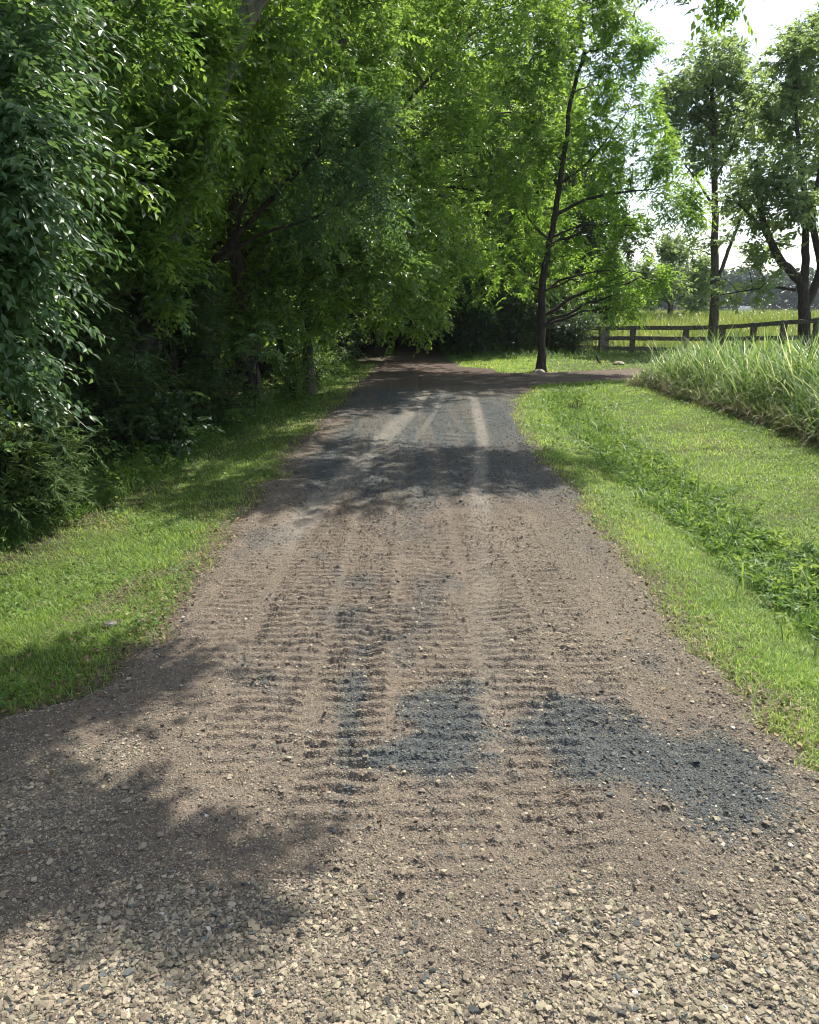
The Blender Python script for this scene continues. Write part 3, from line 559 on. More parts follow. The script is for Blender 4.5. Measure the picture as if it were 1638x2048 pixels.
ovr = [((1.0, 11.2, 6.7), (1.0, .9, .5)), ((2.1, 11.6, 6.7), (.9, .9, .45)), ((.2, 12.2, 7.2), (1.0, .8, .5)), ((1.6, 13.2, 7.6), (1.0, .9, .5)), ((-.7, 11.4, 6.9), (.9, .9, .5)), ((2.9, 12.6, 7.4), (.7, .7, .4)), ((.4, 14.0, 7.9), (.9, .8, .5)), ((-1.6, 12.8, 7.6), (1, 1, .6))]
tipl = [LW(1400, -30, 11.5, 60, .22, .5), LW(1470, 0, 11.4, 40, .12, .5), LW(1300, -40, 11.5, 50, .2, .5)]
crown_tree('leafy_tree', [(s1, .19, .08), (s2, .17, .08), (s3, .06, .02)], lob + [((a[0][0] + 1.0, a[0][1] - .4, a[0][2]), *a[1:]) for a in ovr] + tipl, PBARK, M['leaf_light'],
    'big tree whose two pale grey stems rise from the wood left of the road', leaf=.078, per=150, slen=.36, subs=9)
# trunk leaning out with forked branches (young tree)
b = G_(-2.95, 12.4)
crown_tree('leafy_tree', [([b, W(420, 560, 12.2), W(470, 480, 12), W(560, 380, 11.8), W(640, 300, 11.7)], .07, .03), ([W(440, 520, 12), W(520, 470, 12), W(620, 440, 12)], .035, .015), ([W(470, 480, 12), W(500, 380, 12.1), W(590, 250, 12.2)], .035, .015)],
    [LW(x, y, d, r, k) for x, y, d, r, k in [(640, 270, 11.7, 80, 1), (700, 330, 11.8, 80, 1), (590, 220, 12.2, 80, 1), (760, 290, 11.7, 60, .8), (740, 400, 12, 60, .7), (640, 430, 12, 60, .6), (540, 330, 12, 60, .5)]],
    DBARK, M['leaf_cool'], 'slender leaning tree with bare forked branches below bluish green fronds', leaf=.07, per=60, slen=.6, m=14, droop=.3, subs=6, spread=.9, wide=.75)
# main row beside the verge
b = G_(-2.68, 13.9)
crown_tree('leafy_tree', [([b, (-2.75, 13.9, 1.2), (-2.9, 14, 3), (-2.7, 14, 5.2), (-2.4, 13.9, 8)], .17, .07)],
    [LW(x, y, d, r, k) for x, y, d, r, k in [(560, 420, 14, 100, 1), (640, 520, 14, 90, 1), (520, 540, 14, 80, 1), (470, 380, 14.3, 90, 1), (600, 600, 14.2, 70, .9), (700, 440, 14.2, 80, 1), (620, 150, 14, 110, 1), (720, 220, 14.2, 100, 1), (560, 290, 14.5, 90, 1), (480, 150, 14.5, 110, 1), (680, 60, 14, 110, 1), (440, 620, 13.6, 70, .8), (760, 520, 14.5, 70, 1), (600, -60, 14, 140, 1.2), (780, -40, 14, 130, 1.2), (510, 650, 13.9, 40, .5)]],
    BARK, M['leaf'], 'broad tree on the verge with a creeper-hung trunk beside a pinnate sapling', tone0=.64, leaf=.078, per=140, slen=.36, subs=9)
b = G_(-1.98, 16.0)
crown_tree('leafy_tree', [([b, (-2.0, 16, 1.5), (-1.9, 16, 3.5), (-1.5, 16.2, 6), (-1.1, 16.4, 9)], .12, .05), ([(-1.95, 16, 2.4), (-1.1, 16.6, 4), (-.1, 17, 5.4), (.8, 17.4, 6.4)], .06, .025)],
    [LW(x, y, d, r, k) for x, y, d, r, k in [(700, 600, 16, 60, .9), (770, 560, 16.5, 70, 1), (830, 490, 17, 80, 1), (850, 580, 17.5, 50, .8), (860, 400, 17, 80, 1), (800, 380, 16.5, 80, 1), (800, 280, 16.5, 90, 1), (890, 280, 17.3, 90, 1), (830, 140, 17, 100, 1), (930, 150, 17.5, 90, 1), (760, 40, 16.5, 100, 1), (880, 30, 17, 110, 1), (990, 60, 18, 90, 1), (640, 640, 15.8, 50, .7), (900, 500, 18, 60, .8), (960, -60, 17.5, 120, 1.2), (1080, -20, 18, 90, 1)]],
    BARK, M['leaf_light'], 'narrow-trunked tree at the verge whose sunlit boughs droop over the road', leaf=.08, per=135, slen=.38, subs=9)
b = G_(-2.9, 22)
crown_tree('leafy_tree', [([b, (-2.6, 22, 3), (-2, 22, 6), (-1.2, 22, 10)], .2, .08), ([(-2.3, 22, 4.5), (-.3, 22, 6.8), (1.8, 21.8, 8.5), (3.4, 21.6, 9.6)], .09, .03)],
    [LW(x, y, d, r, k) for x, y, d, r, k in [(940, 380, 21, 80, 1), (1000, 300, 21.5, 80, 1), (930, 230, 21, 90, 1), (1020, 190, 21.5, 80, 1), (1090, 110, 21.5, 80, 1), (1150, 40, 21.5, 80, 1), (1000, 80, 21, 90, 1), (1180, -40, 21, 80, 1), (1060, -20, 21, 110, 1), (880, 560, 21.5, 55, .9), (940, 490, 21.5, 65, 1), (860, 640, 21.5, 35, .6), (1090, 240, 22, 60, .8), (1210, 30, 21.5, 35, .6), (780, 620, 21, 60, .8)]] + [((-.6, 25, 6), 1.5), ((1.2, 25.5, 6.5), 1.5), ((-1.8, 27, 6), 1.5), ((.4, 28, 7), 1.6), ((2.6, 27, 7), 1.4), ((-.5, 31, 7.5), 1.6)],
    DBARK, M['leaf_light'], 'tall tree past the bend of the verge arching yellow-green leaves over the road', leaf=.095, per=120, slen=.42, subs=9)
b = G_(2.5, 29.5)
crown_tree('leafy_tree', [([b, (2.5, 29.5, 3), (2.8, 29.5, 6), (3, 29.5, 9)], .16, .06)],
    [LW(x, y, d, r, k) for x, y, d, r, k in [(960, 560, 27.5, 60, 1), (1010, 490, 28, 65, 1), (1060, 430, 29, 65, 1), (1000, 380, 29, 70, 1), (1050, 320, 29, 70, 1), (1080, 560, 29, 55, 1), (1040, 620, 29.5, 45, .8), (1110, 500, 29.5, 50, .8), (1010, 250, 29, 80, 1), (1140, 600, 29, 35, .6), (930, 460, 28, 60, 1)]],
    DBARK, M['leaf_light'], 'round tree with sunlit leaves standing over the dark thicket beyond the junction', leaf=.11, per=120, slen=.45, subs=9)
# the lone tree at the junction
b = G_(3.45, 21.2)
crown_tree('locust_tree', [([b, W(1083, 620, 21.2), W(1088, 540, 21.2), W(1108, 440, 21.2), W(1125, 330, 21.2), W(1142, 200, 21.3), W(1170, 100, 21.3)], .12, .04), ([W(1112, 430, 21.2), W(1170, 400, 21), W(1240, 385, 20.8), W(1290, 380, 20.8)], .05, .02), ([W(1118, 370, 21.2), W(1180, 320, 21.3), W(1250, 230, 21.5)], .04, .015), ([W(1098, 480, 21.2), W(1060, 440, 21.4), W(1045, 390, 21.5)], .035, .015)],
    [LW(x, y, d, r, k) for x, y, d, r, k in [(1260, 90, 21.4, 34, .7), (1230, 130, 21.4, 42, .8), (1290, 120, 21.3, 22, .35), (1200, 170, 21.5, 50, .9), (1270, 200, 21.3, 45, .8), (1180, 250, 21.4, 50, .9), (1240, 290, 21.2, 45, .8), (1310, 270, 21.1, 35, .6), (1330, 320, 20.9, 34, .6), (1260, 360, 20.8, 50, .9), (1330, 385, 20.6, 45, .8), (1395, 380, 20.5, 32, .6), (1380, 420, 20.5, 30, .45), (1180, 340, 21.6, 45, .7), (1150, 420, 21.5, 40, .6), (1200, 450, 21, 50, .8), (1270, 450, 20.8, 40, .6), (1230, 540, 20.8, 50, .8), (1180, 560, 21.2, 45, .7), (1270, 590, 20.6, 38, .6), (1245, 620, 20.6, 22, .3), (1060, 400, 21.6, 40, .7), (1080, 300, 21.6, 40, .6), (1050, 480, 21.6, 40, .6), (1010, 560, 21.8, 45, .6), (1310, 560, 20.8, 30, .4), (1150, 510, 21.4, 35, .5)]],
    DBARK, M['leaf_lit'], 'slim tree with feathery hanging fronds standing alone where the side track leaves the road', leaf=.105, per=85, slen=.5, m=11, droop=.38, subs=6, wide=.62, spread=.9, tone0=.6, dens=1.2, sub_sigma=.3)
# trees on the fence line
b = (*W(1424, 700, 30)[:2], float(zt(*W(1424, 700, 30)[:2])))
crown_tree('fence_line_tree', [([b, W(1428, 600, 30), W(1430, 480, 30), W(1430, 360, 30), W(1428, 240, 30), W(1420, 130, 30)], .19, .06), ([W(1430, 580, 30), W(1450, 520, 30), W(1480, 440, 30.2), W(1500, 380, 30.4)], .09, .03), ([W(1430, 420, 30), W(1400, 370, 30), W(1370, 330, 30)], .06, .02), ([W(1430, 360, 30), W(1460, 300, 30), W(1490, 220, 30)], .06, .02)],
    [LW(x, y, 30 + (i % 3 - 1) * .7, r, k) for i, (x, y, r, k) in enumerate([(1420, 120, 36, .7), (1450, 110, 30, .55), (1390, 150, 32, .6), (1480, 160, 34, .7), (1370, 200, 36, .7), (1430, 190, 40, .7), (1350, 250, 30, .6), (1400, 250, 36, .6), (1460, 230, 38, .7), (1510, 220, 34, .6), (1480, 290, 36, .6), (1380, 300, 34, .5), (1420, 310, 32, .5), (1520, 300, 30, .5), (1400, 440, 26, .15), (1470, 380, 30, .3), (1380, 500, 24, .1), (1330, 290, 34, .4), (1540, 190, 30, .5), (1350, 150, 26, .3), (1500, 430, 26, .3), (1340, 190, 22, .4), (1450, 470, 20, .12)])],
    BARK, M['leaf_far'], 'straight tree on the fence line with a thin airy crown and one forked side stem', leaf=.13, per=105, slen=.45, subs=8, tone0=.5, dens=1.55, sub_sigma=.36)
b = (*W(1612, 690, 25)[:2], float(zt(*W(1612, 690, 25)[:2])))
crown_tree('fence_line_tree', [([b, W(1608, 600, 25), W(1600, 560, 25), W(1560, 520, 25), W(1535, 470, 25), W(1520, 400, 25), W(1510, 320, 25)], .2, .06), ([W(1606, 600, 25), W(1612, 500, 25), W(1610, 400, 25), W(1595, 280, 25), W(1590, 150, 25)], .14, .04), ([W(1606, 620, 25), W(1640, 540, 25), W(1625, 440, 24.8), W(1640, 340, 25), W(1650, 200, 25)], .14, .05), ([W(1590, 580, 25), W(1550, 575, 24.8), W(1500, 580, 24.6), W(1440, 590, 24.5)], .05, .015), ([W(1535, 470, 25), W(1490, 420, 25), W(1450, 390, 25)], .05, .015)],
    [LW(x, y, 25 + (i % 3 - 1) * .7, r, k) for i, (x, y, r, k) in enumerate([(1590, 110, 36, .7), (1570, 170, 40, .7), (1620, 200, 44, .8), (1660, 120, 50, .9), (1540, 240, 40, .7), (1600, 290, 44, .7), (1560, 340, 40, .7), (1500, 350, 36, .5), (1640, 330, 44, .7), (1580, 400, 40, .5), (1520, 430, 38, .5), (1470, 400, 30, .4), (1620, 430, 40, .5), (1490, 520, 30, .3), (1440, 560, 26, .16), (1540, 560, 24, .2), (1470, 585, 22, .14), (1600, 80, 26, .5), (1660, 480, 40, .5), (1560, 480, 30, .35), (1630, 60, 30, .5)])],
    DBARK, M['leaf_far'], 'spreading multi-stemmed tree at the right end of the board fence', leaf=.13, per=110, slen=.42, subs=8, dens=1.45, sub_sigma=.36)
# round tree in the field behind
b = (*W(1340, 630, 50)[:2], float(zt(*W(1340, 630, 50)[:2])))
crown_tree('field_tree', [([b, W(1340, 600, 50), W(1338, 560, 50)], .2, .08)],
    [LW(x, y, 50 + (i % 3 - 1), r, k) for i, (x, y, r, k) in enumerate([(1340, 520, 34, 1), (1300, 545, 32, 1), (1380, 540, 32, 1), (1330, 580, 34, 1), (1385, 590, 28, 1), (1280, 590, 28, 1), (1350, 495, 22, .7), (1240, 580, 28, .9), (1405, 565, 22, .7)])],
    BARK, M['leaf_far'], 'low round tree out in the meadow behind the fence', leaf=.17, per=110, slen=.6, subs=8)

# woodland behind: copies of three kinds
def wood_tree(name, Hh, spreadr, leafm, label, group, seed, leaf=.15):
    rg = np.random.default_rng(seed); st = [([(0, 0, 0), (rg.normal(0, .2), rg.normal(0, .2), Hh * .35), (rg.normal(0, .4), rg.normal(0, .4), Hh * .65), (rg.normal(0, .5), 0, Hh * .9)], .18, .06)]
    lb = []
    for k in range(26):
        z = Hh * (.1 + .86 * (k + .5) / 26); a = k * 2.4 + rg.normal(0, .3); q = spreadr * (.35 + .65 * math.sin(math.pi * min(1, (z / Hh) * .8 + .15))) * rg.uniform(.5, 1)
        lb.append(((q * math.cos(a), q * math.sin(a), z), rg.uniform(.7, 1.15) * spreadr * .36))
    return crown_tree(name, st, lb, DBARK, leafm, label, 'tree', group, leaf=leaf, per=75, slen=.5, subs=8, m=8)
def copy_tree(o, parent=None):
    c_ = o.copy(); COL.objects.link(c_); c_.parent = parent
    for ch in list(o.children): copy_tree(ch, c_)
    return c_
GW = 'trees of the dense wood'
protos = [wood_tree('woodland_tree', 9.5, 2.7, M['leaf'], '', GW, 1), wood_tree('woodland_tree', 12, 3.1, M['leaf_light'], '', GW, 2), wood_tree('woodland_tree', 7, 2.4, M['leaf_dark'], '', GW, 3)]
spots = [(-6.2, 8, 0), (-8.5, 11, 1), (-6.4, 13, 2), (-5.6, 16, 1), (-9.5, 16, 0), (-5, 19.5, 0), (-8.5, 21, 1), (-4.4, 24.5, 2), (-6, 27, 1), (-3.4, 29, 0), (-7, 32, 0), (-3.2, 34.5, 1), (-11, 26, 1), (-13, 18, 1), (-12, 12, 0),
         (3.4, 33.5, 0), (5, 37.5, 1), (1.6, 38, 2), (-.4, 42, 1), (3.4, 43.5, 0), (-5.4, 40, 2), (0.4, 50, 1), (-8, 48, 0), (5, 49, 1), (-4, 56, 1), (-11, 38, 1), (-8.2, 5, 0), (-5.6, 3.4, 2), (6.3, 34.5, 2), (-14.5, 23, 0), (-15, 30, 1), (-9, 43, 1), (-16, 12, 1), (-11.5, 8, 1), (2.2, 46, 1), (-2, 47, 2), (-6.5, 52, 1), (1.5, 58, 1), (-2.6, 26, 1), (-.8, 36, 1), (-3, 39, 1), (4.5, 34, 1), (-4.2, 20.8, 2), (-4.4, 31.5, 2), (-4.9, 36.5, 2)]
used = [False] * 3
for (x, y, k) in spots:
    o = protos[k] if not used[k] else copy_tree(protos[k]); used[k] = True
    o.location = G_(x, y); s_ = rng.uniform(.9, 1.15) * (1.35 if y > 26 and x < 1.8 and k == 1 else 1); o.scale = (s_, s_, s_); o.rotation_euler.z = rng.uniform(0, 6.28)
    side_ = 'left of the gravel road' if x < -2.5 or y < 30 else 'closing the shaded end of the road'
    o['label'] = ['mid green tree in the wood ', 'tall lighter green tree in the wood ', 'low dark green tree in the wood '][k] + side_

# cedars: dark feathery evergreens
def cedar(loc, Hh, rad, label, n=1500, tone0=.45):
    root = empty('cedar_tree', G_(*loc)); tag(root, label, 'cedar tree', 'dark cedars under the trees')
    tb = MB(); p = curve((0, 0, -.1), (rng.normal(0, .1), 0, Hh), 8, wob=.03); tube(tb, p, np.linspace(.09, .015, 8), 8); 
    cb, bb = MB(), MB(); nb = int(n / 26 * 1.7)
    for k in range(nb):
        z = Hh * (.04 + .94 * rng.random() ** 1.1); rr = rad * (1 - (z / Hh) ** 1.4 * .85) * rng.uniform(.6, 1.1); a = rng.uniform(0, 6.28)
        tip = np.array((rr * math.cos(a), rr * math.sin(a), z + rr * .22)); s0 = np.array((0, 0, z)); bp = curve(s0, tip, 6, sag=rr * .15); tube(bb, bp, np.linspace(.014, .004, 6), 4)
        t = rng.uniform(.3, 1, 26); O = s0 + (tip - s0) * t[:, None] + rng.normal(0, .07, (26, 3)); D = (tip - s0)[None] / rr * .8 + rng.normal(0, .55, (26, 3)) + (0, 0, .15)
        sprays(cb, O, D, rng.uniform(.14, .3, 26), leaf=.07, m=20, droop=.12, tpl=NEEDLE, wide=1.5, spread=.55, tone0=tone0, tvar=.2)
    tb.join(bb); tb.build('trunk', M['bark_dark'], root, smooth=True); cb.build('crown', M['cedar'], root)
cedar((-3.75, 8.7), 3.1, 1.15, 'broad dark cedar filling the gap behind the near drooping sprays', 3000)
cedar((-3.1, 10.8), 2.9, 1.0, 'dark cedar just in front of the two-stemmed tree', 2400)
cedar((-3.3, 6.1), 1.25, .8, 'low sprawling cedar at the edge of the verge beside the arching grass clump', 1700, .6)
cedar((-4.6, 10.2), 4.2, 1.3, 'tallest cedar standing deepest in the shade behind the broad one', 2600)

# ------------------------------------------------------------------ shrubs and small plants
def shrub(name, x, y, r, h, leafm, label, cat='shrub', group=None, n=260, leaf=.06, m=8, droop=.35, tpl=LEAF4, slen=.28, tone0=.5, wide=1., nst=9):
    root = empty(name, G_(x, y)); tag(root, label, cat, group); sb, cb = MB(), MB()
    tips = []
    for k in range(nst):
        a = rng.uniform(0, 6.28); q = r * rng.uniform(.2, .8); tip = np.array((q * math.cos(a), q * math.sin(a), h * rng.uniform(.55, .95)))
        bp = curve((rng.normal(0, r * .1), rng.normal(0, r * .1), -.03), tip, 7, bow=(0, 0, h * .06), wob=.01 * h); tube(sb, bp, np.linspace(.012 + .006 * h, .004, 7), 5); tips.append(bp)
    tips = np.array(tips); s_ = rng.integers(0, nst, n); t_ = rng.integers(1, 7, n)
    O = tips[s_, t_] + rng.normal(0, 1, (n, 3)) * np.array((r * .3, r * .3, h * .1)); O[:, 2] = np.abs(O[:, 2]) + .03
    D = O / np.array((r, r, h)) * .8 + rng.normal(0, .5, (n, 3)) + (0, 0, .1)
    sprays(cb, O, D, rng.uniform(.6, 1.3, n) * slen, leaf, m, droop, tpl, wide, .8, tone0, .2)
    sb.build('stems', M['bark_dark'], root, smooth=True); cb.build('foliage', leafm, root); return root
GS = 'shrubs along the foot of the wood'
shrub('shrub', -2.75, 8.9, .45, .75, M['leaf_dark'], 'dark glossy broad-leaved shrub below the broad cedar', group=GS, n=170, leaf=.085, tpl=LEAF8, wide=1.3)
shrub('shrub', -2.9, 11.4, .35, .6, M['leaf'], 'mid green shrub just before the creeper-hung trunk', group=GS, n=230)
shrub('shrub', -3.3, 6.9, .5, .9, M['weed'], 'bright green shrub behind the low sprawling cedar', group=GS, n=260, leaf=.05)
shrub('shrub', -3.55, 5.5, .55, 1.5, M['leaf'], 'rounded-leaf shrub rising under the near drooping sprays', group=GS, n=380, leaf=.065, tpl=LEAF8, wide=1.4)
shrub('shrub', -2.15, 15.1, .4, .8, M['leaf'], 'small leafy shrub between the creeper-hung trunk and the narrow trunk', group=GS, n=240)
shrub('shrub', -1.95, 16.9, .45, 1.0, M['leaf'], 'leafy shrub just past the narrow trunk on the verge', group=GS, n=280)
shrub('shrub', -2.1, 19.3, .7, 1.7, M['leaf'], 'taller shrub where the verge meets the shaded road', group=GS, n=420, leaf=.08)
shrub('shrub', -1.9, 22.5, .8, 2.0, M['leaf_dark'], 'dark shrub at the mouth of the shaded road on its left', group=GS, n=420, leaf=.08)
shrub('shrub', -2.2, 26.5, 1., 2.6, M['leaf_dark'], 'tall dark shrub farthest along the left of the shaded road', group=GS, n=520, leaf=.09)
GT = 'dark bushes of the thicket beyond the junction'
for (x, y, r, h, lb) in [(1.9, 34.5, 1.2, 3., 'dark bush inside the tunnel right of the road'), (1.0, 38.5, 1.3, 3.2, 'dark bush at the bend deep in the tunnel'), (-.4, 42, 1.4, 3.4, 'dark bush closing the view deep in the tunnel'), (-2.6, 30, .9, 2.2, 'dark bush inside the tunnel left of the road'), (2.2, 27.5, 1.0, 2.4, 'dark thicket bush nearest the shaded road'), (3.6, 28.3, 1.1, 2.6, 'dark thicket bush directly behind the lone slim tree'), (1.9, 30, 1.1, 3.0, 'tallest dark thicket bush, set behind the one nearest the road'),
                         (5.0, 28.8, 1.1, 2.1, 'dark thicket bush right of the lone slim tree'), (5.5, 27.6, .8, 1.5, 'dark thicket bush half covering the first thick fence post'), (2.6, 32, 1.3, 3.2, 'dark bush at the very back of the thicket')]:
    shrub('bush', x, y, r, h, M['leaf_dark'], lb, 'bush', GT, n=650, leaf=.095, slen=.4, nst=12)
shrub('ivy', -2.62, 13.66, .22, 1.9, M['leaf'], 'leafy creeper climbing the trunk beside the pinnate sapling', 'creeper', n=110, leaf=.06, slen=.16, nst=5)
# pinnate sapling
def sapling(x, y, h, label, nf=9, leaf=.12):
    root = empty('sapling', G_(x, y)); tag(root, label, 'sapling'); sb, cb = MB(), MB(); bp = curve((0, 0, -.02), (.12, -.1, h), 7, wob=.01); tube(sb, bp, np.linspace(.014, .005, 7), 6)
    O = bp[rng.integers(3, 7, nf)] + rng.normal(0, .02, (nf, 3)); a = np.linspace(0, 6.28, nf) + rng.normal(0, .3, nf); D = np.stack([np.cos(a), np.sin(a), rng.uniform(.1, .9, nf)], -1)
    sprays(cb, O, D, rng.uniform(.4, .75, nf), leaf * 1.35, 16, .5, LEAF8, .6, 1.0, .85, .1)
    sb.build('stem', M['bark_dark'], root, smooth=True); cb.build('foliage', M['leaf_cool'], root)
sapling(-2.38, 12.3, 1.45, 'sapling with long ladder-like leaves arching over the verge', 11)
sapling(-3.3, 9.6, 1.6, 'sapling with long ladder-like leaves half hidden among the cedars', 8)
# arching grass clump
root = empty('grass_clump', G_(-2.95, 6.05)); tag(root, 'single clump of long arching grass blades at the left edge of the verge', 'grass clump')
mb = MB(); nn = 46; P = rng.normal(0, .035, (nn, 3)); P[:, 2] = 0
blades(mb, P, rng.uniform(.35, .72, nn), rng.uniform(.45, .85, nn), rng.uniform(.008, .016, nn), rng.uniform(0, 6.28, nn), 8, np.clip(rng.normal(.6, .15, nn), 0, 1), tilt=rng.uniform(.05, .5, nn)); mb.build('blades', M['weed'], root)
root = empty('dead_weed', G_(2.8, 13.6)); tag(root, 'brown dead weed stalk standing at the top of the ditch', 'weed')
mb = MB(); nn = 60; P = rng.normal(0, .05, (nn, 3)); P[:, 2] = 0; blades(mb, P, rng.uniform(.15, .38, nn), rng.uniform(.05, .4, nn), rng.uniform(.008, .016, nn), rng.uniform(0, 6.28, nn), 4, rng.random(nn) * .5, tilt=rng.uniform(.05, .5, nn)); mb.build('stalks', M['litter'], root)

# low undergrowth along the hedge foot
mb = MB(); nn = 16000; y = rng.uniform(3.2, 24, nn) ; x = left_hedge(y) - .05 - np.abs(rng.normal(0, .35, nn)); k = rng.random(nn) < np.interp(y, [3, 10, 24], [1, .7, .35]); x, y = x[k], y[k]; n_ = len(x)
e = ss(0, .5, left_hedge(y) - x); blades(mb, np.stack([x, y, zt(x, y) - .01], -1), rng.uniform(.08, .2, n_) * (1 + 1.3 * e), rng.uniform(.2, .8, n_), rng.uniform(.005, .011, n_), rng.uniform(0, 6.28, n_), 3, np.clip(rng.normal(.4, .2, n_), 0, 1), tilt=rng.uniform(.05, .7, n_))
nn = 2600; y = rng.uniform(3.2, 24, nn); x = left_hedge(y) - .15 - np.abs(rng.normal(0, .4, nn)); e = ss(0, .6, left_hedge(y) - x)
sprays(mb, np.stack([x, y, zt(x, y) + .03 + rng.random(nn) * .3 * e], -1), np.stack([rng.normal(0, 1, nn), rng.normal(0, 1, nn), rng.uniform(.1, 1.2, nn)], -1), rng.uniform(.12, .26, nn), leaf=.055, m=7, droop=.3)
tag(mb.build('undergrowth', M['weed']), 'tangled low weeds and seedlings along the foot of the wood', 'undergrowth', kind='stuff')
mb = MB(); nn = 6500; y = rng.uniform(21.5, 33, nn); x = rng.uniform(1.2, 9, nn); k = (y > 24.5 + .1 * x); x, y = x[k], y[k]; n_ = len(x)
blades(mb, np.stack([x, y, zt(x, y) - .01], -1), rng.uniform(.12, .38, n_), rng.uniform(.2, .8, n_), rng.uniform(.012, .025, n_), rng.uniform(0, 6.28, n_), 3, np.clip(rng.normal(.35, .2, n_), 0, 1), tilt=rng.uniform(.05, .6, n_))
tag(mb.build('undergrowth', M['weed']), 'rough grass at the foot of the dark thicket and the fence', 'undergrowth', kind='stuff')

# ------------------------------------------------------------------ board fence
root = empty('board_fence', (0, 0, 0)); tag(root, 'weathered three-board wooden fence along the edge of the meadow', 'fence')
import bmesh
def box_obj(name, mat, parent, c0, c1, wz, wt, jit=.0, bev=.006):
    """a board or post from c0 to c1, wz tall or wide across, wt thick"""
    c0, c1 = Vector(c0), Vector(c1); d = (c1 - c0); Ln = d.length; bm = bmesh.new(); bmesh.ops.create_cube(bm, size=1)
    for v_ in bm.verts: v_.co = (v_.co.x * Ln, v_.co.y * wt, v_.co.z * wz)
    bmesh.ops.subdivide_edges(bm, edges=[e_ for e_ in bm.edges if abs(e_.verts[0].co.x - e_.verts[1].co.x) > .5 * Ln], cuts=5)
    for v_ in bm.verts: v_.co += Vector((0, random.gauss(0, jit), random.gauss(0, jit)))
    bmesh.ops.bevel(bm, geom=list(bm.edges), offset=bev, segments=1, affect='EDGES')
    me = bpy.data.meshes.new(name); bm.to_mesh(me); bm.free(); me.materials.append(mat); o = bpy.data.objects.new(name, me); COL.objects.link(o)
    o.matrix_world = __import__('mathutils').Matrix.Translation((c0 + c1) / 2) @ d.to_track_quat('X', 'Z').to_matrix().to_4x4(); o.parent = parent; return o
FP = [(1140, 652, 29.5), (1211, 653, 27.6), (1269, 652, 27.2), (1376, 652, 26.6), (1449, 650, 26.2), (1512, 646, 25.4), (1573, 641, 24.6), (1640, 636, 23.8), (1716, 634, 23)]
tops = []
for i_, (px, py, d) in enumerate(FP):
    p = W(px, py, d); g = zt(p[0], p[1]); thick = .3 if i_ == 1 else .16
    box_obj('post', M['fence_pale'] if i_ == 1 else M['fence'], root, (p[0], p[1] + .12, g - .1), (p[0], p[1] + .12, p[2] + .01), thick, thick * .9, .003)
    tops.append(p)
for a, b_ in zip(tops[:-1], tops[1:]):
    ga, gb = zt(a[0], a[1]), zt(b_[0], b_[1]); e_ = Vector((b_ - a)).normalized() * .004
    for fr in (1., .62, .24):
        za = ga + (a[2] - ga) * fr - .06; zb = gb + (b_[2] - gb) * fr - .06
        box_obj('rail', M['fence'], root, Vector((a[0], a[1], za)) + e_, Vector((b_[0], b_[1], zb)) - e_, .13, .04, .006)
# ------------------------------------------------------------------ small things
def rock(x, y, s, label, mat='rock', lift=.0, flat=.55, name='stone'):
    bm = bmesh.new(); bmesh.ops.create_icosphere(bm, subdivisions=2, radius=s); r_ = random.Random(int(x * 100 + y * 31))
    for v_ in bm.verts: f_ = r_.uniform(.78, 1.08); v_.co = Vector((v_.co.x * f_ * 1.3, v_.co.y * f_, v_.co.z * f_ * flat))
    me = bpy.data.meshes.new(name); bm.to_mesh(me); bm.free(); me.materials.append(M[mat]); o = bpy.data.objects.new(name, me); COL.objects.link(o); o.location = G_(x, y, s * flat * .4 + lift); tag(o, label, 'stone')
p = W(222, 1257, 3.88); rock(p[0], p[1], .03, 'flat pale stone lying in the sunlit left verge', lift=.008)
p = W(1238, 727, 23); rock(p[0], p[1], .14, 'white boulder in the shaded lawn before the fence')
p = W(1530, 1522, 2.6); rock(p[0], p[1], .03, 'flat yellowish stone at the road edge beside the near right grass', lift=.004, flat=.35)
p = W(1078, 745, 20.8); rock(p[0], p[1], .13, 'brown stone at the foot of the lone slim tree')
# leaning dark marker stake
a, b_ = W(1194, 712, 23.5), W(1201, 742, 23.2); b_[2] = zt(b_[0], b_[1]) - .05
o = box_obj('marker_stake', M['bark_dark'], None, a, b_, .07, .05, .003); tag(o, 'short dark stake leaning out of the lawn in front of the fence', 'stake')
# twigs on the road
for (px, py, d, ln, a_, lb) in [(1150, 1600, 2.36, .13, .25, 'curved pale twig on the mud below the right dark gravel patch'), (770, 1640, 2.25, .08, 1.3, 'thin dry twig on the mud in the middle of the road'), (60, 1735, 2.05, .16, .1, 'dark stick on the shaded gravel at the left'), (645, 1580, 2.4, .07, 1.9, 'short pale straw near the shadow on the mud')]:
    p = W(px, py, d); z = float(road_z(np.array([p[0]]), np.array([p[1]]))[0]) + .012; mb = MB(); q = curve((-ln / 2, 0, 0), (ln / 2, 0, 0), 8, bow=(0, ln * .12, .004), wob=.002)
    tube(mb, q, np.linspace(.003, .0015, 8), 6); o = mb.build('twig', M['litter'], None, smooth=True); o.location = (p[0], p[1], z); o.rotation_euler.z = a_; tag(o, lb, 'twig')

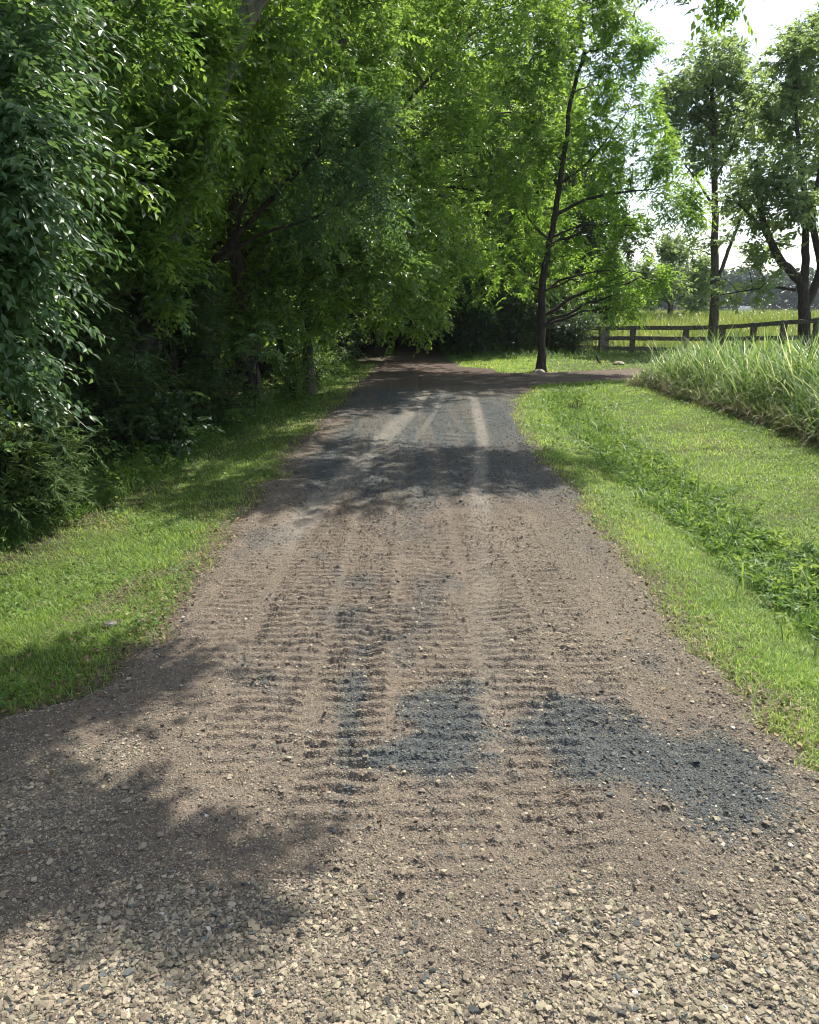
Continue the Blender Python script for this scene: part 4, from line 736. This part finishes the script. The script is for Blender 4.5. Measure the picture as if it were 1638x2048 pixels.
# ------------------------------------------------------------------ far distance
mb = MB(); nn = 14000
x = rng.uniform(-20, 230, nn); y = 235 + rng.random(nn) * 40; top = 10 + 3 * fbm(x * .05, x * 0, 12, 4) + 2 * (vnoise(x * .22, x * 0, 5) - .5)
P = np.stack([x, y, -1 + (top + 1) * rng.random(nn) ** .8], -1)
sprays(mb, P, rng.normal(0, 1, (nn, 3)), rng.uniform(1.2, 2.6, nn), leaf=1.5, m=8, droop=.2, wide=1.6, tone0=.4, tvar=.2, stem=False)
M['far'] = leafmat('distant_foliage', (.02, .045, .02), (.035, .07, .03), (.06, .11, .04), trans=.15)
tag(mb.build('distant_woods', M['far']), 'blue-green line of distant woods beyond the meadow', 'distant woods', kind='stuff')
# white gabled shed far off
p = W(1500, 628, 200); root = empty('farm_shed', (p[0], p[1], -1)); tag(root, 'tiny white gabled shed before the distant woods', 'shed')
def prism(name, pts, depth, mat, par, y0=0.):
    n_ = len(pts); V = [(a, y0, c_) for a, c_ in pts] + [(a, y0 + depth, c_) for a, c_ in pts]; me = bpy.data.meshes.new(name)
    me.from_pydata(V, [], [tuple(range(n_)), tuple(range(2 * n_ - 1, n_ - 1, -1))] + [(i, i + n_, (i + 1) % n_ + n_, (i + 1) % n_) for i in range(n_)]); me.materials.append(mat)
    o = bpy.data.objects.new(name, me); COL.objects.link(o); o.parent = par; return o
M['white'] = noisemat('white_boards', [(.3, (.7, .7, .68)), (.7, (.8, .8, .8))], scale=2, bump=.1)
M['roof'] = noisemat('grey_roof', [(.3, (.15, .16, .18)), (.7, (.25, .26, .28))], scale=2, bump=.2)
prism('wall', [(-1, 0), (1, 0), (1, 1.9), (0, 3.), (-1, 1.9)], 6, M['white'], root)
prism('roof', [(-1.2, 1.7), (0, 3.02), (1.2, 1.7), (1.2, 1.85), (0, 3.2), (-1.2, 1.85)], 6.4, M['roof'], root, -.2)
print('faces total', sum(len(o.data.polygons) for o in COL.objects if o.type == 'MESH'))

# ------------------------------------------------------------------ air
m, t, o_ = newmat('haze'); pv = N(t, 'ShaderNodeVolumePrincipled'); pv.inputs['Density'].default_value = .00028; pv.inputs['Color'].default_value = (.82, .9, 1, 1); pv.inputs['Anisotropy'].default_value = .2
t.links.new(pv.outputs[0], o_.inputs['Volume'])
bm = bmesh.new(); bmesh.ops.create_cube(bm, size=1); me = bpy.data.meshes.new('haze'); bm.to_mesh(me); bm.free(); me.materials.append(m)
hz = bpy.data.objects.new('haze', me); COL.objects.link(hz); hz.location = (0, 750, 8.5); hz.scale = (2600, 2400, 26); tag(hz, 'thin summer haze in the air toward the distant woods', 'haze', kind='stuff')
